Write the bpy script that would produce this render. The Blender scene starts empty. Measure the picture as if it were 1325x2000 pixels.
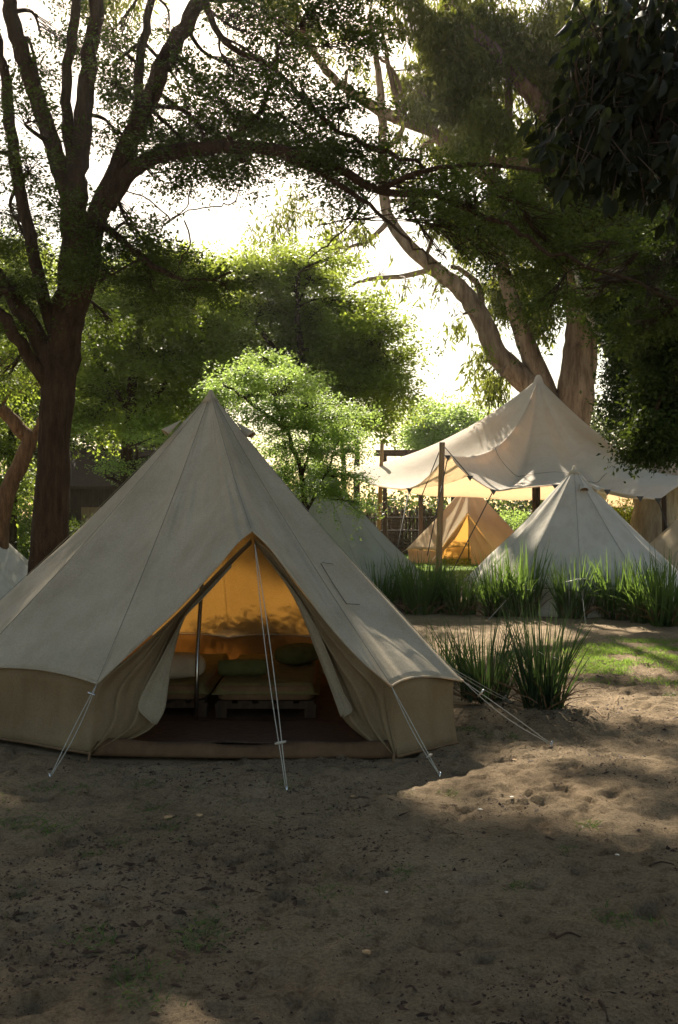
import bpy, math, random
import numpy as np
from mathutils import Vector
random.seed(7)
R = math.radians
C = bpy.context.scene.collection

# ------------------------------------------------------------------ camera
F = 1944.0          # focal length in photograph pixels (1325 x 2000)
CAMH = 1.85
HZ = 1005.0
cam = bpy.data.cameras.new("camera"); camo = bpy.data.objects.new("camera", cam); C.objects.link(camo)
cam.sensor_fit = 'VERTICAL'; cam.sensor_height = 36; cam.lens = 35.0
cam.clip_start = 0.1; cam.clip_end = 3000
camo.location = (0, 0, CAMH); camo.rotation_euler = (R(90.15), 0, 0)
bpy.context.scene.camera = camo

# ------------------------------------------------------------------ sky and sun
SUN_EL, SUN_AZ = 37.0, -6.0      # sun ahead of the camera, a little to the left
w = bpy.data.worlds.new("World"); bpy.context.scene.world = w; w.use_nodes = True
nt = w.node_tree; nt.nodes.clear()
sky = nt.nodes.new('ShaderNodeTexSky'); sky.sky_type = 'NISHITA'; sky.sun_disc = False
sky.sun_elevation = R(SUN_EL); sky.sun_rotation = R(SUN_AZ)
sky.dust_density = 1.2; sky.air_density = 1.0; sky.ozone_density = 1.0
bg = nt.nodes.new('ShaderNodeBackground'); bg.inputs['Strength'].default_value = 0.058
ow = nt.nodes.new('ShaderNodeOutputWorld')
wm = nt.nodes.new('ShaderNodeMix'); wm.data_type = 'RGBA'; wm.blend_type = 'MULTIPLY'; wm.inputs[0].default_value = 1.0
wm.inputs[7].default_value = (1.0, 0.885, 0.69, 1)     # warm white balance of the film
nt.links.new(sky.outputs[0], wm.inputs[6]); nt.links.new(wm.outputs[2], bg.inputs[0]); nt.links.new(bg.outputs[0], ow.inputs[0])
sun = bpy.data.lights.new("sun", 'SUN'); sun.energy = 5.0; sun.angle = R(0.5); sun.color = (1.0, 0.9, 0.74)
suno = bpy.data.objects.new("sun", sun); C.objects.link(suno)
S = Vector((math.sin(R(SUN_AZ))*math.cos(R(SUN_EL)), math.cos(R(SUN_AZ))*math.cos(R(SUN_EL)), math.sin(R(SUN_EL))))
suno.rotation_euler = S.to_track_quat('Z', 'Y').to_euler()
sc = bpy.context.scene
sc.view_settings.view_transform = 'Standard'; sc.view_settings.look = 'None'
sc.view_settings.exposure = 1.7; sc.view_settings.gamma = 1
sc.cycles.use_denoising = True
sc.cycles.max_bounces = 8; sc.cycles.transparent_max_bounces = 6; sc.cycles.transmission_bounces = 6; sc.cycles.diffuse_bounces = 5

# ------------------------------------------------------------------ helpers
def W(px, py, d):
    return Vector(((px-662.5)/F*d, d, CAMH-(py-HZ)/F*d))
def G(px, py):
    d = F*CAMH/(py-HZ)
    return Vector(((px-662.5)/F*d, d, 0.0))

def link(name, verts, faces, m, parent=None, smooth=False, solid=0.0):
    me = bpy.data.meshes.new(name)
    verts = np.asarray(verts, dtype=np.float32).reshape(-1, 3)
    if isinstance(faces, np.ndarray) and faces.ndim == 2:
        k = faces.shape[1]; nf = len(faces)
        me.vertices.add(len(verts)); me.vertices.foreach_set('co', verts.ravel())
        me.loops.add(nf*k); me.loops.foreach_set('vertex_index', faces.astype(np.int32).ravel())
        me.polygons.add(nf); me.polygons.foreach_set('loop_start', np.arange(0, nf*k, k, dtype=np.int32))
        me.polygons.foreach_set('loop_total', np.full(nf, k, dtype=np.int32))
        me.update(calc_edges=True)
    else:
        me.from_pydata([tuple(map(float, v)) for v in verts], [], [tuple(int(i) for i in f) for f in faces])
        me.update()
    if smooth: me.polygons.foreach_set('use_smooth', np.ones(len(me.polygons), dtype=bool))
    me.materials.append(m)
    o = bpy.data.objects.new(name, me); C.objects.link(o)
    if parent:
        o.parent = parent
        o.matrix_parent_inverse = parent.matrix_basis.inverted()
    if solid:
        s = o.modifiers.new('solid', 'SOLIDIFY'); s.thickness = solid; s.offset = 0
    return o

def tag(o, label, cat=None, group=None, kind=None):
    if label: o['label'] = label
    if cat: o['category'] = cat
    if group: o['group'] = group
    if kind: o['kind'] = kind
    return o
def thing(name, label, cat, loc, group=None, rz=0):
    o = bpy.data.objects.new(name, None); C.objects.link(o)
    o.location = loc; o.rotation_euler = (0, 0, rz); o.empty_display_size = 0.2
    return tag(o, label, cat, group)

class MB:
    def __init__(s): s.v = []; s.f = []; s.n = 0
    def add(s, v, f):
        v = np.asarray(v, dtype=float).reshape(-1, 3)
        s.v.append(v); s.f += [tuple(i+s.n for i in q) for q in f]; s.n += len(v)
    def box(s, c, size, rz=0):
        hx, hy, hz = [a/2 for a in size]
        v = np.array([(x, y, z) for x in (-hx, hx) for y in (-hy, hy) for z in (-hz, hz)])
        cs, sn = math.cos(rz), math.sin(rz)
        v = np.stack([v[:, 0]*cs-v[:, 1]*sn, v[:, 0]*sn+v[:, 1]*cs, v[:, 2]], 1)+np.array(c)
        s.add(v, [(0, 1, 3, 2), (4, 6, 7, 5), (0, 4, 5, 1), (2, 3, 7, 6), (0, 2, 6, 4), (1, 5, 7, 3)])
    def tube(s, pts, rad, n=8, cap=True, rough=0.0, rng=None):
        P = np.array([tuple(p) for p in pts], dtype=float)
        rad = np.broadcast_to(np.asarray(rad, dtype=float), (len(P),))
        T = np.gradient(P, axis=0); T /= np.linalg.norm(T, axis=1, keepdims=True)+1e-9
        up = np.array([0.13, 0.31, 0.94]) if abs(T[0, 2]) < 0.8 else np.array([1.0, 0.1, 0.05])
        a = np.cross(T[0], up); a /= np.linalg.norm(a)
        V = []
        ang = np.arange(n)*2*math.pi/n
        for i in range(len(P)):
            a = a-T[i]*np.dot(a, T[i]); a /= np.linalg.norm(a)+1e-9
            b = np.cross(T[i], a)
            r = rad[i]*np.ones(n)
            if rough and rng is not None: r = r*(1+rough*rng.standard_normal(n))
            V.append(P[i]+np.outer(np.cos(ang)*r, a)+np.outer(np.sin(ang)*r, b))
        V = np.concatenate(V)
        f = []
        for i in range(len(P)-1):
            for k in range(n):
                k2 = (k+1) % n
                f.append((i*n+k, i*n+k2, (i+1)*n+k2, (i+1)*n+k))
        if cap: f.append(tuple(range(n-1, -1, -1))); f.append(tuple((len(P)-1)*n+k for k in range(n)))
        s.add(V, f)
    def build(s, name, m, parent=None, smooth=True, solid=0):
        return link(name, np.concatenate(s.v), s.f, m, parent, smooth, solid)

def catmull(P, sub=6):
    P = np.asarray(P, dtype=float)
    Q = np.vstack([2*P[0]-P[1], P, 2*P[-1]-P[-2]])
    out = []
    for i in range(1, len(Q)-2):
        for t in np.arange(sub)/sub:
            p0, p1, p2, p3 = Q[i-1], Q[i], Q[i+1], Q[i+2]
            out.append(0.5*((2*p1)+(-p0+p2)*t+(2*p0-5*p1+4*p2-p3)*t*t+(-p0+3*p1-3*p2+p3)*t**3))
    out.append(P[-1])
    return np.array(out)

def vnoise(x, y, seed=0):
    xi = np.floor(x).astype(int); yi = np.floor(y).astype(int)
    xf = x-xi; yf = y-yi
    def h(a, b):
        n = (a*374761393+b*668265263+seed*982451653) & 0x7fffffff
        n = ((n ^ (n >> 13))*1274126177) & 0x7fffffff
        return ((n ^ (n >> 16)) & 0xffff)/65535.0
    u = xf*xf*(3-2*xf); v = yf*yf*(3-2*yf)
    return (h(xi, yi)*(1-u)+h(xi+1, yi)*u)*(1-v)+(h(xi, yi+1)*(1-u)+h(xi+1, yi+1)*u)*v

# ------------------------------------------------------------------ materials
def newmat(name):
    m = bpy.data.materials.new(name); m.use_nodes = True
    n = m.node_tree.nodes; l = m.node_tree.links; n.clear()
    out = n.new('ShaderNodeOutputMaterial')
    return m, n, l, out
def ramp(n, l, src, stops):
    r = n.new('ShaderNodeValToRGB'); e = r.color_ramp.elements
    while len(e) > 1: e.remove(e[-1])
    e[0].position = stops[0][0]; e[0].color = (*stops[0][1], 1)
    for p, c in stops[1:]:
        k = e.new(p); k.color = (*c, 1)
    l.new(src, r.inputs[0]); return r
def noise(n, l, scale, detail=4, coord='Object', rough=0.55, stretch=None):
    tc = n.new('ShaderNodeTexCoord'); t = n.new('ShaderNodeTexNoise')
    t.inputs['Scale'].default_value = scale; t.inputs['Detail'].default_value = detail; t.inputs['Roughness'].default_value = rough
    src = tc.outputs[coord]
    if stretch:
        mp = n.new('ShaderNodeMapping'); mp.inputs['Scale'].default_value = stretch; l.new(src, mp.inputs[0]); src = mp.outputs[0]
    l.new(src, t.inputs['Vector']); return t
def bump(n, l, src, strength, dist, prev=None):
    b = n.new('ShaderNodeBump'); b.inputs['Strength'].default_value = strength; b.inputs['Distance'].default_value = dist
    l.new(src, b.inputs['Height'])
    if prev: l.new(prev.outputs[0], b.inputs['Normal'])
    return b

def canvas(name, c1, c2, trans, tcol, spots=0.0, weave=600):
    m, n, l, out = newmat(name)
    t = noise(n, l, 1.7, 6, rough=0.6); r = ramp(n, l, t.outputs[0], [(0.3, c1), (0.7, c2)])
    col = r.outputs[0]
    if spots:
        t2 = noise(n, l, 55, 3, rough=0.7); r2 = ramp(n, l, t2.outputs[0], [(0.60, (1, 1, 1)), (0.72, (1-spots,)*3)])
        mx = n.new('ShaderNodeMix'); mx.data_type = 'RGBA'; mx.blend_type = 'MULTIPLY'; mx.inputs[0].default_value = 1
        l.new(col, mx.inputs[6]); l.new(r2.outputs[0], mx.inputs[7]); col = mx.outputs[2]
    t6 = noise(n, l, 75, 3, rough=0.9); r6 = ramp(n, l, t6.outputs[0], [(0.33, (0.74, 0.73, 0.71)), (0.5, (0.97, 0.97, 0.97)), (0.68, (1.14, 1.14, 1.14))])
    mx6 = n.new('ShaderNodeMix'); mx6.data_type = 'RGBA'; mx6.blend_type = 'MULTIPLY'; mx6.inputs[0].default_value = 1
    l.new(col, mx6.inputs[6]); l.new(r6.outputs[0], mx6.inputs[7]); col = mx6.outputs[2]
    t7 = noise(n, l, 3.2, 5, rough=0.65, stretch=(1.6, 1.6, 0.35)); r7 = ramp(n, l, t7.outputs[0], [(0.36, (0.80, 0.77, 0.72)), (0.52, (1, 1, 1))])
    mx7 = n.new('ShaderNodeMix'); mx7.data_type = 'RGBA'; mx7.blend_type = 'MULTIPLY'; mx7.inputs[0].default_value = 0.5
    l.new(col, mx7.inputs[6]); l.new(r7.outputs[0], mx7.inputs[7]); col = mx7.outputs[2]
    t3 = noise(n, l, weave, 2); t4 = noise(n, l, 14, 4)
    b = bump(n, l, t3.outputs[0], 0.5, 0.002); b2 = bump(n, l, t4.outputs[0], 0.35, 0.012, b)
    d = n.new('ShaderNodeBsdfDiffuse'); l.new(col, d.inputs[0]); l.new(b2.outputs[0], d.inputs['Normal'])
    tr = n.new('ShaderNodeBsdfTranslucent'); tr.inputs[0].default_value = (*tcol, 1)
    mix = n.new('ShaderNodeMixShader'); mix.inputs[0].default_value = trans
    l.new(d.outputs[0], mix.inputs[1]); l.new(tr.outputs[0], mix.inputs[2]); l.new(mix.outputs[0], out.inputs[0])
    return m

def solidmat(name, c1, c2, scale=8, rough=0.8, bscale=60, bstr=0.4, bdist=0.01, stretch=None, spec=0.3, metal=0.0):
    m, n, l, out = newmat(name)
    t = noise(n, l, scale, 6, stretch=stretch, rough=0.65); r = ramp(n, l, t.outputs[0], [(0.32, c1), (0.68, c2)])
    t2 = noise(n, l, bscale, 5, stretch=stretch); b = bump(n, l, t2.outputs[0], bstr, bdist)
    p = n.new('ShaderNodeBsdfPrincipled'); l.new(r.outputs[0], p.inputs['Base Color']); p.inputs['Roughness'].default_value = rough
    p.inputs['Specular IOR Level'].default_value = spec; p.inputs['Metallic'].default_value = metal
    l.new(b.outputs[0], p.inputs['Normal']); l.new(p.outputs[0], out.inputs[0])
    return m

def leafmat(name, c1, c2, tcol, trans=0.45, rough=0.5, spec=0.25, patch=0.5):
    m, n, l, out = newmat(name)
    g = n.new('ShaderNodeNewGeometry')
    t = noise(n, l, patch, 3)
    ma = n.new('ShaderNodeMath'); ma.operation = 'ADD'; l.new(g.outputs['Random Per Island'], ma.inputs[0]); l.new(t.outputs[0], ma.inputs[1])
    mb = n.new('ShaderNodeMath'); mb.operation = 'MULTIPLY'; mb.inputs[1].default_value = 0.5; l.new(ma.outputs[0], mb.inputs[0])
    r = ramp(n, l, mb.outputs[0], [(0.2, c1), (0.8, c2)])
    r2 = ramp(n, l, mb.outputs[0], [(0.2, tuple(x*0.7 for x in tcol)), (0.8, tcol)])
    p = n.new('ShaderNodeBsdfPrincipled'); l.new(r.outputs[0], p.inputs['Base Color']); p.inputs['Roughness'].default_value = rough
    p.inputs['Specular IOR Level'].default_value = spec
    tr = n.new('ShaderNodeBsdfTranslucent'); l.new(r2.outputs[0], tr.inputs[0])
    mix = n.new('ShaderNodeMixShader'); mix.inputs[0].default_value = trans
    l.new(p.outputs[0], mix.inputs[1]); l.new(tr.outputs[0], mix.inputs[2]); l.new(mix.outputs[0], out.inputs[0])
    return m

M = {}
M['canvas'] = canvas('canvas_beige', (0.47, 0.42, 0.33), (0.62, 0.56, 0.455), 0.29, (0.80, 0.56, 0.24), spots=0.18)
M['canvas_wall'] = canvas('canvas_wall', (0.24, 0.175, 0.10), (0.35, 0.27, 0.165), 0.22, (0.7, 0.42, 0.15), spots=0.25)  # brown taken darker partly for the shade under the eave
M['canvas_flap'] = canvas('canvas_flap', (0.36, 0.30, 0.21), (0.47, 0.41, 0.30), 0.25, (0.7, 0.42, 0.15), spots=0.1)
M['canvas_white'] = canvas('canvas_white', (0.66, 0.63, 0.56), (0.76, 0.73, 0.66), 0.32, (0.75, 0.64, 0.45), spots=0.08)
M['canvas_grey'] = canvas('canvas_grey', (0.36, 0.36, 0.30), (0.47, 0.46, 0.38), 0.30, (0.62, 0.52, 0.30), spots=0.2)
M['canvas_tan'] = canvas('canvas_tan', (0.62, 0.55, 0.40), (0.74, 0.67, 0.51), 0.48, (0.97, 0.70, 0.33), spots=0.08)
M['stretch'] = canvas('stretch_fabric', (0.80, 0.78, 0.74), (0.88, 0.86, 0.82), 0.5, (1.0, 0.83, 0.63), spots=0.0)
M['hem'] = solidmat('brown_hem', (0.12, 0.07, 0.035), (0.20, 0.12, 0.06), 12)
M['seam'] = solidmat('seam_thread', (0.24, 0.21, 0.165), (0.34, 0.31, 0.25), 30)
M['seam_dark'] = solidmat('patch_thread', (0.12, 0.10, 0.08), (0.18, 0.15, 0.12), 30)
M['sill'] = solidmat('groundsheet_sill', (0.08, 0.042, 0.02), (0.15, 0.085, 0.042), 5, 0.8, 25, 0.5, 0.02)
M['rope'] = solidmat('white_rope', (0.34, 0.31, 0.26), (0.48, 0.45, 0.39), 60)
M['rope_dark'] = solidmat('dark_rope', (0.05, 0.045, 0.04), (0.09, 0.08, 0.07), 60)
M['metal'] = solidmat('steel', (0.45, 0.45, 0.46), (0.6, 0.6, 0.6), 20, 0.25, metal=1.0, bstr=0.05)
M['polewood'] = solidmat('pole_wood', (0.22, 0.13, 0.065), (0.38, 0.25, 0.13), 3, 0.8, 30, 0.6, 0.02, (6, 6, 0.6))
M['darkwood'] = solidmat('dark_wood', (0.045, 0.028, 0.018), (0.09, 0.055, 0.035), 3, 0.85, 30, 0.6, 0.02, (6, 6, 0.8))
M['bark_brown'] = solidmat('bark_acacia', (0.032, 0.021, 0.013), (0.09, 0.058, 0.036), 5, 0.9, 34, 1.0, 0.09, (3, 3, 0.5), spec=0.1)
M['bark_red'] = solidmat('bark_reddish', (0.09, 0.048, 0.026), (0.22, 0.125, 0.065), 5, 0.9, 16, 1.0, 0.05, (3, 3, 0.7), spec=0.1)
M['bark_euc'] = solidmat('bark_eucalyptus', (0.06, 0.034, 0.02), (0.27, 0.19, 0.13), 1.9, 0.85, 8, 0.8, 0.06, (2.2, 2.2, 0.35), spec=0.1)
M['bark_pale'] = solidmat('bark_pale', (0.20, 0.155, 0.12), (0.50, 0.43, 0.36), 1.6, 0.85, 9, 0.8, 0.06, (2.5, 2.5, 0.5), spec=0.1)
M['blanket'] = solidmat('olive_blanket', (0.13, 0.11, 0.04), (0.22, 0.18, 0.07), 6, 0.95, 90, 0.5, 0.01)
M['mattress'] = solidmat('mattress_cloth', (0.16, 0.09, 0.045), (0.24, 0.14, 0.07), 6, 0.95, 90, 0.4, 0.01)
M['pillow'] = solidmat('pillow_cloth', (0.58, 0.47, 0.33), (0.70, 0.60, 0.44), 6, 0.95, 90, 0.3, 0.01)
M['towel'] = solidmat('olive_towel', (0.09, 0.10, 0.03), (0.15, 0.15, 0.05), 12, 1.0, 120, 0.6, 0.01)
M['rug'] = solidmat('woven_rug', (0.05, 0.028, 0.018), (0.15, 0.09, 0.055), 14, 1.0, 90, 0.6, 0.01, (1, 6, 1))
M['thatch'] = solidmat('wattle', (0.05, 0.03, 0.018), (0.17, 0.11, 0.065), 2, 0.95, 14, 1.0, 0.05, (1, 1, 8))
M['litter'] = solidmat('dead_litter', (0.025, 0.015, 0.01), (0.085, 0.045, 0.025), 9, 0.9)
M['dryleaf'] = solidmat('dry_leaf', (0.30, 0.16, 0.07), (0.48, 0.32, 0.17), 20, 0.8)
M['paleleaf'] = solidmat('pale_leaf', (0.6, 0.55, 0.46), (0.7, 0.66, 0.58), 20, 0.8)
M['lf_acacia'] = leafmat('leaf_acacia', (0.014, 0.028, 0.007), (0.045, 0.072, 0.016), (0.17, 0.23, 0.025), 0.34, 0.6, 0.12)
M['lf_dense'] = leafmat('leaf_dense', (0.030, 0.064, 0.010), (0.11, 0.18, 0.025), (0.42, 0.52, 0.06), 0.5)
M['lf_light'] = leafmat('leaf_light', (0.07, 0.13, 0.025), (0.16, 0.24, 0.055), (0.48, 0.66, 0.13), 0.5)
M['lf_euc'] = leafmat('leaf_eucalyptus', (0.018, 0.032, 0.008), (0.060, 0.080, 0.018), (0.32, 0.36, 0.04), 0.42, 0.6, 0.1)
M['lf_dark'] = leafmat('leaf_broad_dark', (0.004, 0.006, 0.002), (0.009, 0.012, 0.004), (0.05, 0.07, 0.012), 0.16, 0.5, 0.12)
M['lf_right'] = leafmat('leaf_right', (0.012, 0.028, 0.007), (0.035, 0.060, 0.012), (0.14, 0.19, 0.025), 0.28, 0.6, 0.1)
M['reed'] = leafmat('reed_blade', (0.02, 0.045, 0.014), (0.065, 0.115, 0.03), (0.24, 0.38, 0.06), 0.38, 0.45, 0.4, 2.0)
M['reed_shaded'] = leafmat('reed_blade_shaded', (0.010, 0.026, 0.012), (0.034, 0.066, 0.024), (0.12, 0.20, 0.045), 0.3, 0.45, 0.4, 2.0)  # copy of the reed blade, lack of sun put into its darker colour
M['grass'] = leafmat('grass_blade', (0.045, 0.10, 0.018), (0.12, 0.20, 0.04), (0.35, 0.52, 0.08), 0.4, 0.6, 0.2, 2.0)
M['lawn'] = solidmat('lawn', (0.035, 0.075, 0.012), (0.085, 0.13, 0.028), 0.8, 1.0, 40, 1.0, 0.05)
# sand
m, n, l, out = newmat('sand')
t = noise(n, l, 0.55, 6, rough=0.6); r = ramp(n, l, t.outputs[0], [(0.3, (0.24, 0.170, 0.102)), (0.7, (0.44, 0.335, 0.215))])
t2 = noise(n, l, 10, 8, rough=0.8); r2 = ramp(n, l, t2.outputs[0], [(0.38, (0.45, 0.40, 0.34)), (0.47, (0.9, 0.9, 0.9)), (0.62, (1.1, 1.1, 1.1))])
mx = n.new('ShaderNodeMix'); mx.data_type = 'RGBA'; mx.blend_type = 'MULTIPLY'; mx.inputs[0].default_value = 0.75
l.new(r.outputs[0], mx.inputs[6]); l.new(r2.outputs[0], mx.inputs[7])
t5 = noise(n, l, 62, 4, rough=0.85); r5 = ramp(n, l, t5.outputs[0], [(0.34, (0.42, 0.38, 0.33)), (0.50, (0.95, 0.94, 0.92)), (0.68, (1.25, 1.24, 1.2))])
mx2 = n.new('ShaderNodeMix'); mx2.data_type = 'RGBA'; mx2.blend_type = 'MULTIPLY'; mx2.inputs[0].default_value = 0.8
l.new(mx.outputs[2], mx2.inputs[6]); l.new(r5.outputs[0], mx2.inputs[7])
t3 = noise(n, l, 24, 8, rough=0.75); t4 = noise(n, l, 180, 4, rough=0.8)
b = bump(n, l, t3.outputs[0], 1.0, 0.05); b2 = bump(n, l, t4.outputs[0], 0.9, 0.008, b)
p = n.new('ShaderNodeBsdfPrincipled'); l.new(mx2.outputs[2], p.inputs['Base Color']); p.inputs['Roughness'].default_value = 0.95
p.inputs['Specular IOR Level'].default_value = 0.1
l.new(b2.outputs[0], p.inputs['Normal']); l.new(p.outputs[0], out.inputs[0]); M['sand'] = m

# ------------------------------------------------------------------ ground
rng = np.random.default_rng(3)
def grow(a, b, step, lim, fac=1.12):
    c = list(np.arange(a, b, step)); s = step
    while c[-1] < lim: s *= fac; c.append(c[-1]+s)
    return c
pos = grow(0, 4.6, 0.035, 700); xs = np.array([-v for v in pos[:0:-1]]+pos)
ysf = grow(1.6, 14.5, 0.035, 900); ysb = grow(0, 0.4, 0.1, 400)
ys = np.array([1.6-v for v in ysb[:0:-1]]+ysf)
DENTS = [(rng.uniform(-5, 5), rng.uniform(2, 14), rng.uniform(0.03, 0.065), rng.uniform(0, math.pi), rng.uniform(0.007, 0.027)) for _ in range(3600)]
def ground_z(X, Y):
    z = 0.045*(vnoise(X*1.3, Y*1.3, 1)-0.5)+0.040*(vnoise(X*3.6, Y*3.6, 2)-0.5)+0.022*(vnoise(X*9, Y*9, 3)-0.5)+0.012*(vnoise(X*21, Y*21, 4)-0.5)
    return z*np.clip((Y+2)/3, 0, 1)*np.clip(1-(Y-16)/30, 0.1, 1)
XX, YY = np.meshgrid(xs, ys)
ZZ = ground_z(XX, YY)
for (cx, cy, r_, a_, dp) in DENTS:
    i0, i1 = np.searchsorted(xs, [cx-4*r_, cx+4*r_]); j0, j1 = np.searchsorted(ys, [cy-4*r_, cy+4*r_])
    dx = XX[j0:j1, i0:i1]-cx; dy = YY[j0:j1, i0:i1]-cy
    u = (dx*math.cos(a_)+dy*math.sin(a_))/(1.7*r_); v = (-dx*math.sin(a_)+dy*math.cos(a_))/r_
    q = u*u+v*v
    ZZ[j0:j1, i0:i1] += -dp*np.exp(-q*q*0.8)+0.45*dp*np.exp(-(np.sqrt(q)-1.5)**2*5)
inside = ((XX+1.3)/2.5)**2+((YY-9.8)/2.2)**2
ZZ = np.where(inside < 1.15, -0.03, ZZ)
mound = 0.07*np.exp(-((XX-1.6)/0.8)**2-((YY-9.2)/0.5)**2)
ZZ += mound
def gz(x, y):
    i = min(max(np.searchsorted(xs, x)-1, 0), len(xs)-2); j = min(max(np.searchsorted(ys, y)-1, 0), len(ys)-2)
    u = (x-xs[i])/(xs[i+1]-xs[i]); v = (y-ys[j])/(ys[j+1]-ys[j])
    return float((ZZ[j, i]*(1-u)+ZZ[j, i+1]*u)*(1-v)+(ZZ[j+1, i]*(1-u)+ZZ[j+1, i+1]*u)*v)
nx, ny = len(xs), len(ys)
idx = np.arange(nx*ny).reshape(ny, nx)
faces = np.stack([idx[:-1, :-1], idx[:-1, 1:], idx[1:, 1:], idx[1:, :-1]], -1).reshape(-1, 4)
g = link('ground', np.stack([XX, YY, ZZ], -1).reshape(-1, 3), faces, M['sand'], smooth=True)
tag(g, 'trampled sandy ground with footprints and dead litter', kind='structure')

def sheet(name, poly_fn, x0, x1, y0, y1, nx_, ny_, m, zoff, label):
    """an irregular sheet a little above the ground"""
    gx = np.linspace(x0, x1, nx_); gy = np.linspace(y0, y1, ny_)
    A, B = np.meshgrid(gx, gy)
    keep = poly_fn(A, B)
    zz = np.vectorize(gz)(A, B)+zoff
    idn = np.arange(nx_*ny_).reshape(ny_, nx_)
    f = []
    k = keep[:-1, :-1] & keep[1:, 1:] & keep[1:, :-1] & keep[:-1, 1:]
    q = np.stack([idn[:-1, :-1], idn[:-1, 1:], idn[1:, 1:], idn[1:, :-1]], -1)[k]
    used = np.unique(q); mp = -np.ones(nx_*ny_, dtype=int); mp[used] = np.arange(len(used))
    V = np.stack([A, B, zz], -1).reshape(-1, 3)[used]
    return tag(link(name, V, mp[q], m, smooth=True), label, kind='structure')
def lawn_far(A, B):
    edge = np.where(A < -1, 15.0, 23.0)+1.2*vnoise(A*0.5, B*0.5, 9)
    return B > edge
sheet('lawn', lawn_far, -60, 60, 14, 110, 121, 97, M['lawn'], 0.02, 'mown green lawn beyond the tents')

# ------------------------------------------------------------------ blades and leaves
def blades(name, base, D, L, Wd, curve, m, parent=None, seg=4):
    """base (n,3), D unit direction, L length, Wd width, curve: how far the tip droops; each blade a bent strip"""
    n_ = len(base); t = np.linspace(0, 1, seg+1)
    side = np.cross(D, rng.standard_normal((n_, 3))); side /= np.linalg.norm(side, axis=1, keepdims=True)+1e-9
    hor = D*np.array([1, 1, 0]); hor /= np.linalg.norm(hor, axis=1, keepdims=True)+1e-9
    V = np.zeros((n_, seg+1, 2, 3))
    for i, tt in enumerate(t):
        p = base+D*(L*tt)[:, None]+hor*(curve*L*tt**2.2)[:, None]; p[:, 2] -= curve*L*0.75*tt**2.5
        wd = Wd*(1-tt**1.6)*0.5+0.0004
        V[:, i, 0] = p-side*wd[:, None]; V[:, i, 1] = p+side*wd[:, None]
    b = np.arange(n_)[:, None]*(seg+1)*2
    f = [np.concatenate([b+i*2, b+i*2+1, b+i*2+3, b+i*2+2], 1) for i in range(seg)]
    return link(name, V.reshape(-1, 3), np.concatenate(f), m, parent)

def leaves_mesh(name, P, D, N, L, Wd, m, parent):
    """diamond leaves with a bent midrib: P base, D axis, N normal"""
    D = D/(np.linalg.norm(D, axis=1, keepdims=True)+1e-9)
    Sd = np.cross(D, N); Sd /= np.linalg.norm(Sd, axis=1, keepdims=True)+1e-9
    mid = P+D*(L*0.45)[:, None]
    nn = np.cross(Sd, D)
    V = np.stack([P, mid+Sd*(Wd/2)[:, None]+nn*(Wd*0.12)[:, None], P+D*L[:, None]-nn*(L*0.1)[:, None], mid-Sd*(Wd/2)[:, None]+nn*(Wd*0.12)[:, None]], 1)
    f = np.arange(len(P)*4).reshape(-1, 4)
    return link(name, V.reshape(-1, 3), f, m, parent)

def ovals_mesh(name, P, D, N, L, Wd, m, parent):
    D = D/(np.linalg.norm(D, axis=1, keepdims=True)+1e-9)
    Sd = np.cross(D, N); Sd /= np.linalg.norm(Sd, axis=1, keepdims=True)+1e-9
    nn = np.cross(Sd, D); rows = []
    T_ = [0.0, 0.12, 0.3, 0.52, 0.74, 0.9, 1.0]; W_ = [0.02, 0.30, 0.47, 0.5, 0.36, 0.17, 0.01]
    for t, w_ in zip(T_, W_):
        c = P+D*(L*t)[:, None]-nn*(L*0.22*t*t)[:, None]
        up = nn*(Wd*w_*0.35)[:, None]
        rows += [c-Sd*(Wd*w_)[:, None]+up, c, c+Sd*(Wd*w_)[:, None]+up]
    V = np.stack(rows, 1); k = len(T_); q = []
    for i in range(k-1):
        for j in (0, 1): q.append((i*3+j, i*3+j+1, i*3+j+4, i*3+j+3))
    f = (np.array(q)[None]+np.arange(len(P))[:, None, None]*k*3).reshape(-1, 4)
    return link(name, V.reshape(-1, 3), f, m, parent, True)

# openings in the crowns: where the light that comes through them lands (x, y, rx, ry)
GAPS = [(3.0, 9.5, 1.5, 1.1), (4.1, 12.2, 1.8, 1.6), (3.6, 16.4, 3.4, 1.1), (0.85, 6.95, 0.6, 0.4), (1.9, 7.6, 0.7, 0.35), (3.2, 18.2, 3.2, 0.8), (-1.4, 10.2, 1.6, 1.2), (-2.2, 6.35, 0.22, 0.2), (0.1, 5.1, 0.16, 0.16),
        (2.15, 5.6, 0.3, 0.2), (-0.5, 3.7, 0.2, 0.15), (3.0, 22.5, 4, 2.2), (0.6, 25, 2.5, 2.5), (1.2, 5.95, .2, .12), (-6, 22, 4, 3)]
def in_gap(P):
    gx = P[:, 0]-S.x*P[:, 2]/S.z; gy_ = P[:, 1]-S.y*P[:, 2]/S.z
    k = np.zeros(len(P), bool)
    w_ = 1.1*(vnoise(gx*2.1, gy_*2.1, 31)-0.5)+0.7*(vnoise(gx*6, gy_*6, 32)-0.5)
    for (x, y, rx, ry) in GAPS: k |= np.sqrt(((gx-x)/rx)**2+((gy_-y)/ry)**2)+w_ < 1.0
    # scattered dapples over the clearing
    f1 = vnoise(gx*1.7, gy_*2.3, 41)*0.6+vnoise(gx*4.5, gy_*6, 42)*0.4
    right = np.clip((gx-0.2)/1.2, 0, 1)*np.clip((9.5-gy_)/1, 0, 1)*np.clip((gy_-5.2)/0.8, 0, 1)
    k |= (gy_ > 2.0) & (gy_ < 10) & (f1 > 0.72-0.17*right)
    return k

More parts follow.
